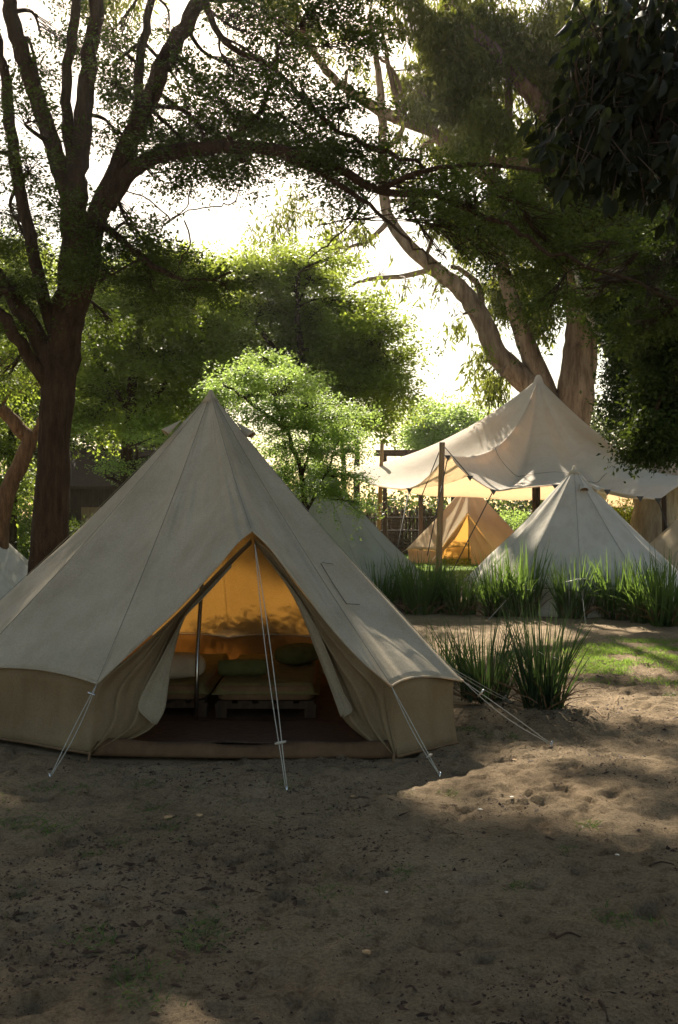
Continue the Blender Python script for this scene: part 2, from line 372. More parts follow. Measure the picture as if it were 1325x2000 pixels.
def st_c(st): return st in ('acacia', 'droop')
class Tree:
    """limbs are tubes; clumps hold sprays of leaves on twigs that grow from the nearest limb"""
    def __init__(s, name, label, cat, base, bark, leaf, style, seed, group=None, lsize=0.05, sprays=1.0):
        s.root = thing(name, label, cat, base, group); s.bark = bark; s.leaf = leaf; s.style = style
        s.r = np.random.default_rng(seed); s.limbs = MB(); s.nodes = []; s.twigs = MB()
        s.P = []; s.D = []; s.N = []; s.ls = lsize; s.dens = sprays; s.gaps = name in ('acacia_tree', 'gum_tree')
    def limb(s, pts, n=10, sub=5, wob=0.012):
        """pts: (px, py, depth, radius in photo px)"""
        A = []
        for (x, y, d, rr) in pts:
            p = W(x, y, d); A.append((p.x, p.y, p.z, rr/F*d))
        A = catmull(A, sub)
        A[:, :3] += s.r.standard_normal((len(A), 3))*wob*np.linspace(0, 1, len(A))[:, None]*2
        s.limbs.tube(A[:, :3], np.maximum(A[:, 3], 0.006), n, rough=0.035, rng=s.r)
        for a in A: s.nodes.append(a)
        return A
    def clump(s, px, py, d, rx, ry, n, rd=None, link_=True, own=1.0):
        """an ellipsoid of foliage; radii in photo px"""
        c = np.array(W(px, py, d)); ex = rx/F*d; ez = ry/F*d; ey = rd if rd else (ex+ez)/2
        nodes = np.array(s.nodes) if s.nodes else None
        if nodes is not None and link_:
            j = np.argmin(np.linalg.norm(nodes[:, :3]-c, axis=1)); st = nodes[j, :3]; r0 = min(max(nodes[j, 3]*0.5, 0.008), 0.035*own)
            mid = (st+c)/2+s.r.standard_normal(3)*0.1*np.linalg.norm(c-st)+np.array([0, 0, 0.06*np.linalg.norm(c-st)])
            br = catmull([st, mid, c+np.array([0, 0, -0.2*ez])], 5)
            rr = np.linspace(r0, r0*0.35, len(br)); s.twigs.tube(br, rr, 5)
        else:
            br = np.array([c, c])
        n = max(1, int(n*s.dens))
        v = s.r.standard_normal((n, 3)); v /= np.linalg.norm(v, axis=1, keepdims=True)
        rad = s.r.uniform(0.25, 1, n)**0.55
        rad = rad*np.where(s.r.random(n) < 0.14, 1.45, 1.0)
        pts = c+v*rad[:, None]*np.array([ex, ey, ez])
        kc = max(2, int(n/(6 if s.style == 'droop' or s.ls < 0.07 else 5))); cc = s.r.integers(0, n, kc); w0 = s.r.integers(0, kc, n)
        if st_c(s.style): pts = pts[cc][w0]*0.72+pts*0.28
        for q in pts:
            j = s.r.integers(len(br)//2, len(br)); b0 = br[j]
            out = q-b0; ln = np.linalg.norm(out)+1e-6; out /= ln
            s.spray(b0, q, out, ex)
    def spray(s, b0, q, out, ex):
        r = s.r; st = s.style; L = s.ls
        if st == 'acacia':
            tip = q; mid = (b0+q)/2+r.standard_normal(3)*0.04*ex+np.array([0, 0, 0.03*ex])
            if r.random() < 0.75: s.twigs.tube([b0, mid, tip], [0.006*L/0.04, 0.004*L/0.04, 0.002*L/0.04], 3, cap=False)
            d = out*np.array([1, 1, 0.35])+r.standard_normal(3)*0.25; d /= np.linalg.norm(d)
            sl = r.uniform(6, 11)*L; nn = np.array([0, 0, 1])+r.standard_normal(3)*0.3; side = np.cross(nn, d); side /= np.linalg.norm(side)
            k = r.integers(34, 52); u = r.uniform(-0.35, 1, k); v = r.uniform(-1, 1, k)*(1.05-np.clip(u, 0, 1))*0.5
            P = q+np.outer(u*sl, d)+np.outer(v*sl, side)+r.standard_normal((k, 3))*sl*0.07
            P[:, 2] -= (np.clip(u, 0, 1)**2)*sl*0.15
            D = d*0.6+np.outer(np.sign(v), side)*0.8+r.standard_normal((k, 3))*0.35
            N = nn+r.standard_normal((k, 3))*0.4
        elif st == 'droop':
            mid = (b0+q)/2+r.standard_normal(3)*0.05*ex
            if r.random() < 0.6: s.twigs.tube([b0, mid, q], [0.012, 0.008, 0.004], 3, cap=False)
            sl = r.uniform(2.2, 4.2)*L; k = r.integers(22, 34); u = r.uniform(0, 1, k)
            d = out*0.5+np.array([0, 0, -0.5])+r.standard_normal(3)*0.3; d /= np.linalg.norm(d)
            P = q+np.outer(u*sl, d)+r.standard_normal((k, 3))*sl*0.2
            D = np.array([0, 0, -1.0])+r.standard_normal((k, 3))*0.55
            N = r.standard_normal((k, 3))
        else:
            if r.random() < 0.5: s.twigs.tube([b0, (b0+q)/2+r.standard_normal(3)*0.03*ex, q], [0.010, 0.007, 0.003], 3, cap=False)
            sl = r.uniform(4, 7)*L; k = r.integers(26, 40)
            P = q+r.standard_normal((k, 3))*sl*0.32*np.array([1, 1, 0.7])
            D = out*0.6+r.standard_normal((k, 3))*0.7+np.array([0, 0, -0.1])
            N = np.array([0, 0, 0.8])+r.standard_normal((k, 3))*0.7
        s.P.append(P); s.D.append(D); s.N.append(N)
    def build(s, ratio=None, limbname='trunk'):
        if s.limbs.v: s.limbs.build(limbname, s.bark, s.root)
        if s.twigs.v: s.twigs.build('branches', s.bark, s.root)
        if s.P:
            P = np.concatenate(s.P); D = np.concatenate(s.D); N = np.concatenate(s.N); k = len(P)
            ratio = ratio or {'acacia': 0.5, 'droop': 0.26}.get(s.style, 0.5)
            L = s.ls*s.r.uniform(0.6, 1.35, k); keep = P[:, 2] > 0.05
            if s.gaps: keep &= ~in_gap(P)
            (ovals_mesh if s.style == 'oval' else leaves_mesh)('crown', P[keep], D[keep], N[keep], L[keep], L[keep]*ratio*s.r.uniform(0.8, 1.2, keep.sum()), s.leaf, s.root)
        return s.root

# ------------------------------------------------------------------ bell tents
def arc_pts(a, b, k, sag, inward=None, lift=0.0):
    a = np.array(a, float); b = np.array(b, float); t = np.linspace(0, 1, k+1)[:, None]
    p = a+(b-a)*t; s_ = 4*t*(1-t)
    if inward is not None: p = p+(np.array(inward)-p)*np.array([1, 1, 0])*sag*s_
    p[:, 2] += (lift*s_)[:, 0]
    return p
def roof_grid(A, E, P=None, m_=8, ntt=30, sag=0.07, curve=0.05, seed=0, edgeL=None, edgeR=None, cut=0.0):
    """E: eave corners from the door's right corner round to its left corner; the last sector is the door"""
    rg = np.random.default_rng(seed); A = np.array(A, float); B = []; U = []
    K = len(E)
    for i in range(K if P is None else K-1):
        a, b = E[i], E[(i+1) % K]
        q = arc_pts(a, b, m_, 0.03, A, 0.045)
        for j in range(m_): B.append(q[j]); U.append(j/m_)
    if P is not None:
        sb_ = 5 if len(edgeL) == 1 else 9; L_ = catmull([E[-1]]+edgeL+[P], sb_); R_ = catmull([P]+edgeR+[E[0]], sb_)
        for j, q in enumerate(L_[:-1]): B.append(q); U.append(j/(len(L_)-1))
        for j, q in enumerate(R_[:-1]): B.append(q); U.append(j/(len(R_)-1))
    B = np.array(B); U = np.array(U); nb = len(B)
    T = np.linspace(0.012, 1, ntt)
    V = np.zeros((ntt, nb, 3))
    for i, t in enumerate(T):
        p = A+(B-A)*t
        out = (B-A)*np.array([1, 1, 0]); out /= np.linalg.norm(out, axis=1, keepdims=True)
        dn = np.stack([out[:, 0]*0.7, out[:, 1]*0.7, np.full(nb, 0.7)], 1)
        amt = -curve*math.sin(math.pi*t**0.9)-sag*np.sin(np.pi*U)*math.sin(math.pi*t**1.1)
        e_ = np.minimum(U, 1-U)
        wr = 0.024*(vnoise(np.arange(nb)*0.35+40, np.full(nb, t*4.0), seed)-0.5)*min(1, t*2)
        wr = wr+0.011*np.sin(e_*46+seed)*np.exp(-e_*7)*math.exp(-(1-t)*3.2)+0.006*(vnoise(np.arange(nb)*1.4, np.full(nb, t*9.0), seed+3)-0.5)
        V[i] = p+dn*(amt+wr)[:, None]
    f = []
    for i in range(ntt-1):
        for j in range(nb):
            j2 = (j+1) % nb
            f.append((i*nb+j, (i+1)*nb+j, (i+1)*nb+j2, i*nb+j2))
    V = V.reshape(-1, 3); 
    V = np.vstack([V, A+np.array([0, 0, 0.01])]); ap = len(V)-1
    for j in range(nb): f.append((ap, j, (j+1) % nb))
    return V, f, B, nb, ntt

def wall_grid(base, top, m_=14, rows=6, seed=0, fold=0.02):
    rg = np.random.default_rng(seed); cols = []
    K = len(base)
    for i in range(K-1):
        for j in range(m_+(1 if i == K-2 else 0)):
            t = j/m_; cols.append((np.array(base[i])*(1-t)+np.array(base[i+1])*t, np.array(top[i])*(1-t)+np.array(top[i+1])*t, t))
    c = np.mean([np.array(b) for b in base], axis=0)
    V = []; nb = len(cols)
    ph = np.cumsum(rg.uniform(0.3, 1.5, nb))
    for r_ in range(rows+1):
        s_ = r_/rows
        for k, (b, t, u) in enumerate(cols):
            p = b*(1-s_)+t*s_; o = (p-c)*np.array([1, 1, 0]); o /= np.linalg.norm(o)+1e-9
            lift = 0.045*4*u*(1-u)*s_
            V.append(p+o*(fold*math.sin(ph[k])*(0.4+0.6*math.sin(math.pi*s_))-0.05*math.sin(math.pi*s_)*0.6)+np.array([0, 0, lift]))
    f = [(r_*nb+k, r_*nb+k+1, (r_+1)*nb+k+1, (r_+1)*nb+k) for r_ in range(rows) for k in range(nb-1)]
    return np.array(V), f

def flap(name, O, I, parent, m, seed, n_s=30, n_v=26, amp=0.03, folds=4):
    O = catmull([tuple(p) for p in O], 8); I = catmull([tuple(p) for p in I], 8)
    def at(Q, s_):
        k = s_*(len(Q)-1); i = min(int(k), len(Q)-2); return Q[i]*(1-(k-i))+Q[i+1]*(k-i)
    V = []
    rg = np.random.default_rng(seed); ph = rg.uniform(0, 6)
    for a in range(n_s+1):
        s_ = a/n_s
        for b in range(n_v+1):
            v = b/n_v; p = at(O, s_)*(1-v)+at(I, s_)*v
            k = math.sin(math.pi*min(1, v*1.15)) if v < 0.87 else math.sin(math.pi*v)
            wv = amp*(math.sin(v*folds*2*math.pi+ph+1.5*s_)+0.5*math.sin(v*folds*4.3*math.pi+ph*2+s_*4))*min(1, s_*2.2)
            V.append(p+np.array([0.3*wv, wv, 0]))
    f = [(a*(n_v+1)+b, a*(n_v+1)+b+1, (a+1)*(n_v+1)+b+1, (a+1)*(n_v+1)+b) for a in range(n_s) for b in range(n_v)]
    return link(name, V, f, m, parent, True, 0.004)

def rope_pair(parent, a, b, gap=0.02, r_=0.004, slider=0.75, m=None, name='guy_rope', peg=True):
    a = np.array(a, float); b = np.array(b, float); d = (b-a)/np.linalg.norm(b-a)
    s_ = np.cross(d, (0, 1, 0.2)); s_ /= np.linalg.norm(s_)
    rb = MB(); t = np.linspace(0, 1, 12)
    for sg in (-1, 1):
        pts = [a+(b-a)*u+s_*sg*gap*math.sin(math.pi*min(1, u*1.1)*0.9)-np.array([0, 0, 0.02*math.sin(math.pi*u)]) for u in t]
        rb.tube(pts, r_, 6)
    ro = rb.build(name, m or M['rope'], parent)
    sl = MB(); c = a+(b-a)*slider; sl.tube([c-s_*gap*2.0, c-s_*gap*0.9, c+s_*gap*0.9, c+s_*gap*2.0], [r_*1.8, r_*2.8, r_*2.8, r_*1.8], 7)
    sl.build('rope_slider', M['metal'] if slider < 0.3 else (m or M['rope']), ro)
    if peg:
        pg = MB(); pg.tube([b+np.array([0, 0, 0.035])+d*0.02, b-np.array([0, 0, 0.1])-d*0.02], 0.006, 6)
        pg.build('tent_peg', M['metal'], parent)
    return ro

def hooded_vent(root, A, V_at, out, side, m, s=1.0):
    """small half-cone hood"""
    c = np.array(V_at, float); out = np.array(out, float); side = np.array(side, float)
    dn = np.cross(out, side); dn = dn if dn[2] < 0 else -dn
    rr = 0.085*s; ln = 0.20*s; V = []; f = []; K = 8; R_ = 5
    for i in range(R_+1):
        t = i/R_
        for k in range(K+1):
            a = math.pi*k/K
            V.append(c+dn*ln*t+side*rr*t*math.cos(a)+out*rr*0.95*t*math.sin(a)+out*0.004)
    for i in range(R_):
        for k in range(K): f.append((i*(K+1)+k, i*(K+1)+k+1, (i+1)*(K+1)+k+1, (i+1)*(K+1)+k))
    o = link('vent_hood', V, f, m, root, True, 0.006)
    # dark mesh inside the hood
    V2 = [c+dn*ln*0.93]+[c+dn*ln*0.93+side*rr*0.9*math.cos(math.pi*k/K)+out*rr*0.85*math.sin(math.pi*k/K) for k in range(K+1)]
    link('vent_mesh', V2, [(0, k+1, k+2) for k in range(K)], M['hem'], o)
    return o

def seam_lines(root, A, E, curve, m, off=0.006):
    for e in E:
        e = np.array(e, float); A_ = np.array(A, float); out = (e-A_)*np.array([1, 1, 0]); out /= np.linalg.norm(out)
        dn = np.append(out[:2]*0.7, 0.7); pts = []
        for t in np.linspace(0.02, 0.995, 24):
            pts.append(A_+(e-A_)*t+dn*(-curve*math.sin(math.pi*t**0.9)+off))
        yield pts

# ---- the big front tent
A0 = np.array([-1.262, 9.8, 3.045])
DR = np.array(W(765, 1340, 7.52)); R1 = np.array(W(905, 1330, 8.05)); DL = np.array(W(190, 1335, 7.62))
E0 = [DR, R1, np.array([0.92, 9.25, 0.50]), np.array([0.62, 10.5, 0.46]), np.array([-0.1, 11.45, 0.43]), np.array([-1.3, 11.75, 0.42]),
      np.array([-2.45, 11.6, 0.43]), np.array([-3.35, 11.0, 0.48]), np.array([-3.88, 9.8, 0.52]), np.array([-3.12, 8.38, 0.555]), DL]
PK = np.array(W(493, 1036, 7.92))
Bs = [np.array(G(775, 1480)), np.array(G(893, 1452))]+[np.array([e[0]*0.965-0.045, e[1]*0.985+0.147, 0.0]) for e in E0[2:-2]]+[np.array([-3.02, 8.33, 0]), np.array(G(180, 1475))]
ftent = thing('bell_tent', 'large beige canvas bell tent in front with its door flaps tied open and beds inside', 'tent', (A0[0], A0[1], 0))
eL = [np.array(W(262, 1268, 7.66)), np.array(W(345, 1192, 7.73)), np.array(W(420, 1112, 7.80)), np.array(W(462, 1062, 7.86))]
eR = [np.array(W(528, 1070, 7.86)), np.array(W(578, 1135, 7.78)), np.array(W(645, 1222, 7.67)), np.array(W(705, 1288, 7.58))]
V, f, Bd, nb, ntt = roof_grid(A0, E0, PK, 20, 60, 0.055, 0.05, 5, eL, eR)
roof = link('roof', V, f, M['canvas'], ftent, True, 0.004)
# seams along the panels and the door ridge
sb = MB()
for k, pts in enumerate(seam_lines(ftent, A0, E0, 0.05, M['seam'])): sb.tube(pts, 0.0028, 4)
rp = V[:nb*ntt].reshape(ntt, nb, 3)
jP = int(np.argmin(np.linalg.norm(Bd-PK, axis=1)))
sb.tube([rp[i, jP]+np.array([0, -0.004, 0.006]) for i in range(0, ntt, 2)], 0.004, 4)
sb.build('seam', M['seam'], roof)
# hem roll round the eave and the door edge
hb = MB(); hb.tube(np.vstack([Bd, Bd[:1]]), 0.009, 6, cap=False); hb.build('hem', M['canvas'], roof)
# stitched storage patch on the right slope
def on_roof(px, py):
    o = np.array([0, 0, CAMH]); dvec = np.array(W(px, py, 1.0))-o
    # nearest roof vertex in view angle, then its depth
    Q = V[:nb*ntt]; k = Q[:, 1] < 9.7; Q = Q[k]
    u = (Q[:, 0]/Q[:, 1]-dvec[0])**2+((Q[:, 2]-CAMH)/Q[:, 1]-dvec[2])**2
    jj = np.argsort(u)[:6]; wt = 1/(u[jj]+1e-7); dd = float((Q[jj, 1]*wt).sum()/wt.sum())
    return np.array([0, 0, CAMH])+dvec*(dd-0.016)
pb = MB()
patch = [(627, 1100), (650, 1138), (677, 1179), (700, 1180), (727, 1180)]
pb.tube([on_roof(*q) for q in patch], 0.0036, 5)
pb.tube([on_roof(*q)+np.array([0, -0.012, 0.012]) for q in [(629, 1101), (650, 1104), (672, 1104), (686, 1122), (700, 1141), (713, 1160), (726, 1179)]], 0.0022, 5)
pb.build('patch_seam', M['seam_dark'], roof)
# cap, vents
cp = MB(); cp.tube([A0+(0, 0, 0.035), A0+(0, 0, 0.0), A0+(0, 0, -0.03), A0+(0, 0, -0.09)], [0.012, 0.03, 0.045, 0.092], 14); cp.build('peak_cap', M['canvas'], ftent)
hooded_vent(ftent, A0, A0+np.array([-0.27, -0.11, -0.28]), (-0.70, -0.25, 0.66), (0.30, -0.95, 0), M['canvas'], 1.0)
hooded_vent(ftent, A0, A0+np.array([0.26, -0.08, -0.30]), (0.74, -0.2, 0.64), (0.25, 0.96, 0), M['canvas'], 1.0)
# wall with a hem and a low mud skirt
topw = [e+(np.array([A0[0], A0[1], e[2]])-e)*0.035+np.array([0, 0, -0.012]) for e in E0]
Vw, fw = wall_grid(Bs, topw, 16, 7, 2, 0.016)
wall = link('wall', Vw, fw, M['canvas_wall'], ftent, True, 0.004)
nw = 16*(len(Bs)-1)+1
hw = MB(); hw.tube(Vw[:nw]+np.array([0, 0, 0.012]), 0.014, 6); hw.build('wall_hem', M['hem'], wall)
# groundsheet, sill
c0 = np.mean(Bs, axis=0)
Vg = np.vstack([c0+(0, 0, 0.012)]+[b*0.99+c0*0.01+(0, 0, 0.012) for b in Bs]); fg = [(0, i+1, (i+1) % len(Bs)+1) for i in range(len(Bs))]
link('groundsheet', Vg, fg, M['sill'], ftent)
Vs = []; ks = 40
for r_ in range(5):
    for k in range(ks+1):
        t = k/ks; p = Bs[-1]*(1-t)+Bs[0]*t; y_ = -0.05*math.sin(math.pi*t)
        Vs.append((p[0], p[1]+y_+0.02*(r_/4)**2*3, 0.0+0.115*(r_/4)*(0.72+0.28*abs(math.cos(math.pi*t*1.1)))+0.008*math.sin(t*21)*(r_/4)))
link('door_sill', Vs, [(r_*(ks+1)+k, r_*(ks+1)+k+1, (r_+1)*(ks+1)+k+1, (r_+1)*(ks+1)+k) for r_ in range(4) for k in range(ks)], M['sill'], ftent, True, 0.006)
# door flaps
lo = [W(491, 1052, 7.95), W(420, 1122, 7.86), W(345, 1200, 7.78), W(262, 1275, 7.70), W(192, 1338, 7.66), W(186, 1400, 7.67), W(181, 1468, 7.66)]
li = [W(492, 1062, 8.02), W(425, 1130, 8.02), W(372, 1186, 8.02), W(350, 1225, 8.02), W(334, 1290, 8.0), W(326, 1340, 7.95), W(318, 1390, 7.85), W(290, 1428, 7.78), W(186, 1470, 7.68)]
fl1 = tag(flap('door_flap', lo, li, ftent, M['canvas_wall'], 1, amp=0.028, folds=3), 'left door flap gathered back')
ro_ = [W(497, 1052, 7.95), W(530, 1080, 7.86), W(580, 1145, 7.80), W(648, 1230, 7.70), W(708, 1294, 7.62), W(763, 1342, 7.57), W(769, 1410, 7.58), W(773, 1472, 7.58)]
ri = [W(497, 1062, 8.02), W(535, 1105, 8.02), W(574, 1160, 8.02), W(598, 1210, 8.02), W(618, 1262, 8.0), W(642, 1325, 7.95), W(664, 1392, 7.85), W(702, 1434, 7.75), W(768, 1474, 7.6)]
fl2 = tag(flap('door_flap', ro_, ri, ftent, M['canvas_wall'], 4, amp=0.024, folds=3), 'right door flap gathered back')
flap('turned_edge', [W(452, 1108, 7.93), W(398, 1168, 7.90), W(362, 1205, 7.88), W(335, 1250, 7.86), (W(308, 1300, 7.83)), W(284, 1345, 7.80), W(272, 1382, 7.76), W(300, 1412, 7.74)],
     [W(453, 1101, 7.96), W(405, 1150, 7.95), W(374, 1184, 7.95), W(353, 1225, 7.94), W(338, 1285, 7.92), W(329, 1338, 7.88), W(322, 1385, 7.80), W(306, 1415, 7.75)], fl1, M['canvas_flap'], 6, 26, 10, 0.012, 1.5)
flap('turned_edge', [W(520, 1090, 7.93), W(552, 1125, 7.90), W(590, 1175, 7.88), W(622, 1232, 7.86), W(648, 1290, 7.84), W(672, 1350, 7.81), W(690, 1385, 7.76), W(672, 1400, 7.76)],
     [W(518, 1086, 7.96), W(540, 1115, 7.95), W(570, 1160, 7.95), W(594, 1212, 7.94), W(614, 1264, 7.92), W(638, 1325, 7.88), W(656, 1375, 7.80), W(664, 1398, 7.76)], fl2, M['canvas_flap'], 7, 26, 10, 0.012, 1.5)
# centre pole
pm = MB(); pm.tube([(-1.272, 8.86, 0.0), (-1.28, 9.0, 0.6), (-1.285, 9.55, 1.7), tuple(A0-(0, 0, 0.03))], 0.019, 12); pm.build('centre_pole', M['metal'], ftent)
# guy ropes
rope_pair(ftent, DL, G(100, 1515), 0.016, 0.0035, 0.12)
rope_pair(ftent, DR, G(858, 1512), 0.012, 0.0035, 0.8)
rope_pair(ftent, R1, G(1075, 1452), 0.022, 0.0035, 0.2)
rope_pair(ftent, np.array(W(498, 1062, 7.9)), G(560, 1540), 0.02, 0.0038, 0.835)
rope_pair(ftent, E0[2], (1.75, 9.6, 0), 0.015, 0.0035, 0.8)
rope_pair(ftent, E0[-2], (-3.75, 7.7, 0), 0.015, 0.0035, 0.8)
for q in (G(177, 1483), G(770, 1486)):
    pg = MB(); pg.tube([q+Vector((0.0, 0, 0.06)), q-Vector((0.02, 0.02, 0.08))], 0.01, 6); pg.build('wall_peg', M['hem'], ftent)
    
# ---- furniture inside the front tent
def cushion(cx, cy, cz, sx, sy, sz, e=0.35, nu=28, nv=14, rz=0, droop=0.0):
    V = []; f = []
    sg = lambda a, p: math.copysign(abs(a)**p, a)
    for i in range(nv+1):
        ph = -math.pi/2+math.pi*i/nv
        for j in range(nu):
            th = 2*math.pi*j/nu
            x = sg(math.cos(ph), e)*sg(math.cos(th), e)*sx/2; y = sg(math.cos(ph), e)*sg(math.sin(th), e)*sy/2; z = sg(math.sin(ph), e if sz < 0.3 and e < 0.3 else 0.8)*sz/2
            z -= droop*(x/sx*2)**2
            V.append((cx+x*math.cos(rz)-y*math.sin(rz), cy+x*math.sin(rz)+y*math.cos(rz), cz+z))
    for i in range(nv):
        for j in range(nu): f.append((i*nu+j, i*nu+(j+1) % nu, (i+1)*nu+(j+1) % nu, (i+1)*nu+j))
    return V, f
def bed(x0, x1, y0, y1, label):
    t = thing('camp_bed', label, 'bed', ((x0+x1)/2, (y0+y1)/2, 0.02), 'low beds inside the front tent')
    cx, cy = (x0+x1)/2, (y0+y1)/2; wx, wy = x1-x0, y1-y0
    fr = MB()
    for i in range(5): fr.box((x0+wx*(i+0.5)/5, cy, 0.165), (wx/5*0.72, wy*0.98, 0.022))
    for yy in (y0+0.08, cy, y1-0.08): fr.box((cx, yy, 0.128), (wx*0.99, 0.09, 0.045))
    fr.build('bed_frame', M['darkwood'], t, False)
    for sx in (x0+0.06, x1-0.06):
        for yy in (y0+0.08, y1-0.08):
            lg = MB(); lg.box((sx, yy, 0.063), (0.10, 0.09, 0.082)); lg.build('leg', M['darkwood'], t, False)
    Vm, fm = cushion(cx, cy, 0.247, wx*0.97, wy, 0.14, 0.16); link('mattress', Vm, fm, M['mattress'], t, True)
    # blanket: draped over the mattress
    gx = np.linspace(-0.5, 0.5, 30); gy = np.linspace(-0.5, 0.5, 30); V = []
    for a in gy:
        for b in gx:
            X = b*(wx+0.06); Y = a*(wy+0.04)
            drop = max(0, abs(X)-wx*0.47)*3.5+max(0, abs(Y)-wy*0.49)*4
            V.append((cx+X*0.985, cy+Y*0.985-(0.006 if a < 0 else -0.006), 0.326-min(drop, 0.085)+0.008*math.sin(b*17+a*9)*math.sin(a*13)))
    link('blanket', V, [(i*30+j, i*30+j+1, (i+1)*30+j+1, (i+1)*30+j) for i in range(29) for j in range(29)], M['blanket'], t, True, 0.008)
    return t
bed(-2.05, -1.19, 8.95, 10.95, 'low bed left of the tent pole, carrying the pillow')
bed(-1.12, -0.20, 8.92, 10.9, 'low bed right of the tent pole, carrying the rolled towel')
Vp, fp = cushion(-1.55, 9.4, 0.425, 0.58, 0.40, 0.24, 0.62, rz=0.15)
tag(link('pillow', Vp, fp, M['pillow'], smooth=True), 'plump cream pillow on the left bed in the front tent', 'pillow')
tw = MB(); tp = [(-1.13+0.45*u, 9.32+0.04*u, 0.415) for u in np.linspace(0, 1, 12)]
tw.tube(tp, [0.066, 0.075, 0.079, 0.078, 0.08, 0.079, 0.078, 0.08, 0.079, 0.078, 0.075, 0.068], 16, rough=0.02, rng=rng)
tag(tw.build('rolled_towel', M['towel']), 'rolled dark olive towel lying across the right bed in the tent', 'towel')
Vp, fp = cushion(-0.42, 10.1, 0.44, 0.5, 0.34, 0.2, 0.62, rz=0.9)
tag(link('cushion', Vp, fp, M['towel'], smooth=True), 'olive cushion leaning at the back of the right bed', 'cushion')
Vr = []; 
for a in np.linspace(0, 1, 16):
    for b in np.linspace(0, 1, 30): Vr.append((-1.75+b*2.1, 7.95+a*0.85, 0.03+0.004*math.sin(b*20+a*7)))
tag(link('rug', Vr, [(i*30+j, i*30+j+1, (i+1)*30+j+1, (i+1)*30+j) for i in range(15) for j in range(29)], M['rug'], None, True, 0.01), 'reddish brown woven rug just inside the tent doorway', 'rug')

# ---- the other bell tents
def bell(label, cx, cy, H, Rr, ez, face, mroof, mwall, door=True, vents=(0.6,), seed=0, name='bell_tent', group='bell tents pitched behind', rope=True, sag=0.05, nE=12, n_off=0.0, wide=False):
    t = thing(name, label, 'tent', (cx, cy, 0), group)
    A = np.array([cx, cy, H]); rg = np.random.default_rng(seed)
    da = 2*math.pi/nE; E = []; Bb = []
    for i in range(nE):
        a = face+da/2+i*da if door else face+i*da+n_off
        k = 1+rg.uniform(-0.02, 0.02)
        E.append(np.array([cx+math.cos(a)*Rr*k, cy+math.sin(a)*Rr*k, ez+rg.uniform(-0.02, 0.02)]))
        Bb.append(np.array([cx+math.cos(a)*Rr*0.97*k, cy+math.sin(a)*Rr*0.97*k, 0.0]))
    if door:
        P = np.array([cx+math.cos(face)*Rr*0.66, cy+math.sin(face)*Rr*0.66, ez+(H-ez)*0.52])
        mL = (E[-1]+P)/2; mR = (E[0]+P)/2
        V, f, Bd_, nb_, ntt_ = roof_grid(A, E, P, 6, 20, sag, 0.05, seed, [mL], [mR])
    else:
        V, f, Bd_, nb_, ntt_ = roof_grid(A, E, None, 6, 20, sag, 0.06, seed)
    rf = link('roof', V, f, mroof, t, True, 0.004)
    s2 = MB()
    for pts in seam_lines(t, A, E, 0.055, M['seam'], 0.003): s2.tube(pts[::2], 0.0035, 4)
    s2.build('seam', M['seam'], rf)
    tp_ = [e*0.97+np.array([cx, cy, e[2]])*0.03+np.array([0, 0, -0.012]) for e in E]
    if not door: Bb.append(Bb[0]); tp_.append(tp_[0])
    Vw_, fw_ = wall_grid(Bb, tp_, 6, 4, seed+1, 0.02)
    link('wall', Vw_, fw_, mwall, t, True, 0.004)
    cp = MB(); cp.tube([A+(0, 0, 0.04), A+(0, 0, 0.0), A+(0, 0, -0.04), A+(0, 0, -0.13)], [0.012, 0.04, 0.05, 0.13], 12); cp.build('peak_cap', mroof, t)
    sl = (H-ez)/Rr
    for va in vents:
        rr = 0.30; o2 = np.array([math.cos(va)*sl, math.sin(va)*sl, 1.0]); o2 /= np.linalg.norm(o2)
        hooded_vent(t, A, A+np.array([math.cos(va)*rr, math.sin(va)*rr, -rr*sl-0.02]), o2, (-math.sin(va), math.cos(va), 0), mroof, 1.15)
    if door:
        q0 = E[-1]; q1 = E[0]; b0 = Bb[-1]; b1 = Bb[0]; cen = (b0+b1)/2
        ins = np.array([cx, cy, 0])-cen; ins /= np.linalg.norm(ins)
        for (e_, b_, lab) in ((q0, b0, 'L'), (q1, b1, 'R')):
            hem = [P-(0, 0, 0.03), (P+e_)/2-(0, 0, 0.02), e_-(0, 0, 0.02), b_]
            inn = [P-(0, 0, 0.06)+ins*0.06, P*0.55+(cen+(b_-cen)*0.35)*0.45+ins*0.1, cen+(b_-cen)*0.62+np.array([0, 0, ez*0.9])+ins*0.08, b_*0.8+cen*0.2]
            if wide:
                kf = 0.9 if lab == 'L' else 0.15
                inn = [P-(0, 0, 0.06)+ins*0.06, P*0.55+(cen+(b_-cen)*kf)*0.45+ins*0.1, cen+(b_-cen)*kf+np.array([0, 0, ez*0.9])+ins*0.08, cen+(b_-cen)*kf+ins*0.05]
            flap('door_flap', hem, inn, t, M['canvas_tan'], seed+2, 14, 12, 0.03, 2)
    pm_ = MB(); pm_.tube([(cx, cy, 0), tuple(A-(0, 0, 0.05))], 0.025, 8); pm_.build('centre_pole', M['metal'], t)
    if rope:
        for e in E:
            o_ = e-np.array([cx, cy, e[2]]); o_ /= np.linalg.norm(o_)
            rb = MB(); rb.tube([e, np.array([e[0]+o_[0]*0.95, e[1]+o_[1]*0.95, 0.0])], 0.007, 4); rb.build('guy_rope', M['rope'], t)
    return t
def atp(px, d): return (px-662.5)/F*d
bell('white bell tent behind the reeds at right, under the sagging shade canopy edge', atp(1122, 20.0), 20.0, 2.80, 2.28, 0.47, R(95), M['canvas_white'], M['canvas_white'], vents=(R(-80), R(-20)), seed=11, sag=0.03)
bell('greyish green bell tent half hidden by the pale feathery acacia', atp(622, 20.5), 20.5, 2.95, 2.28, 0.50, R(100), M['canvas_grey'], M['canvas_grey'], vents=(R(-20),), seed=12, sag=0.04)
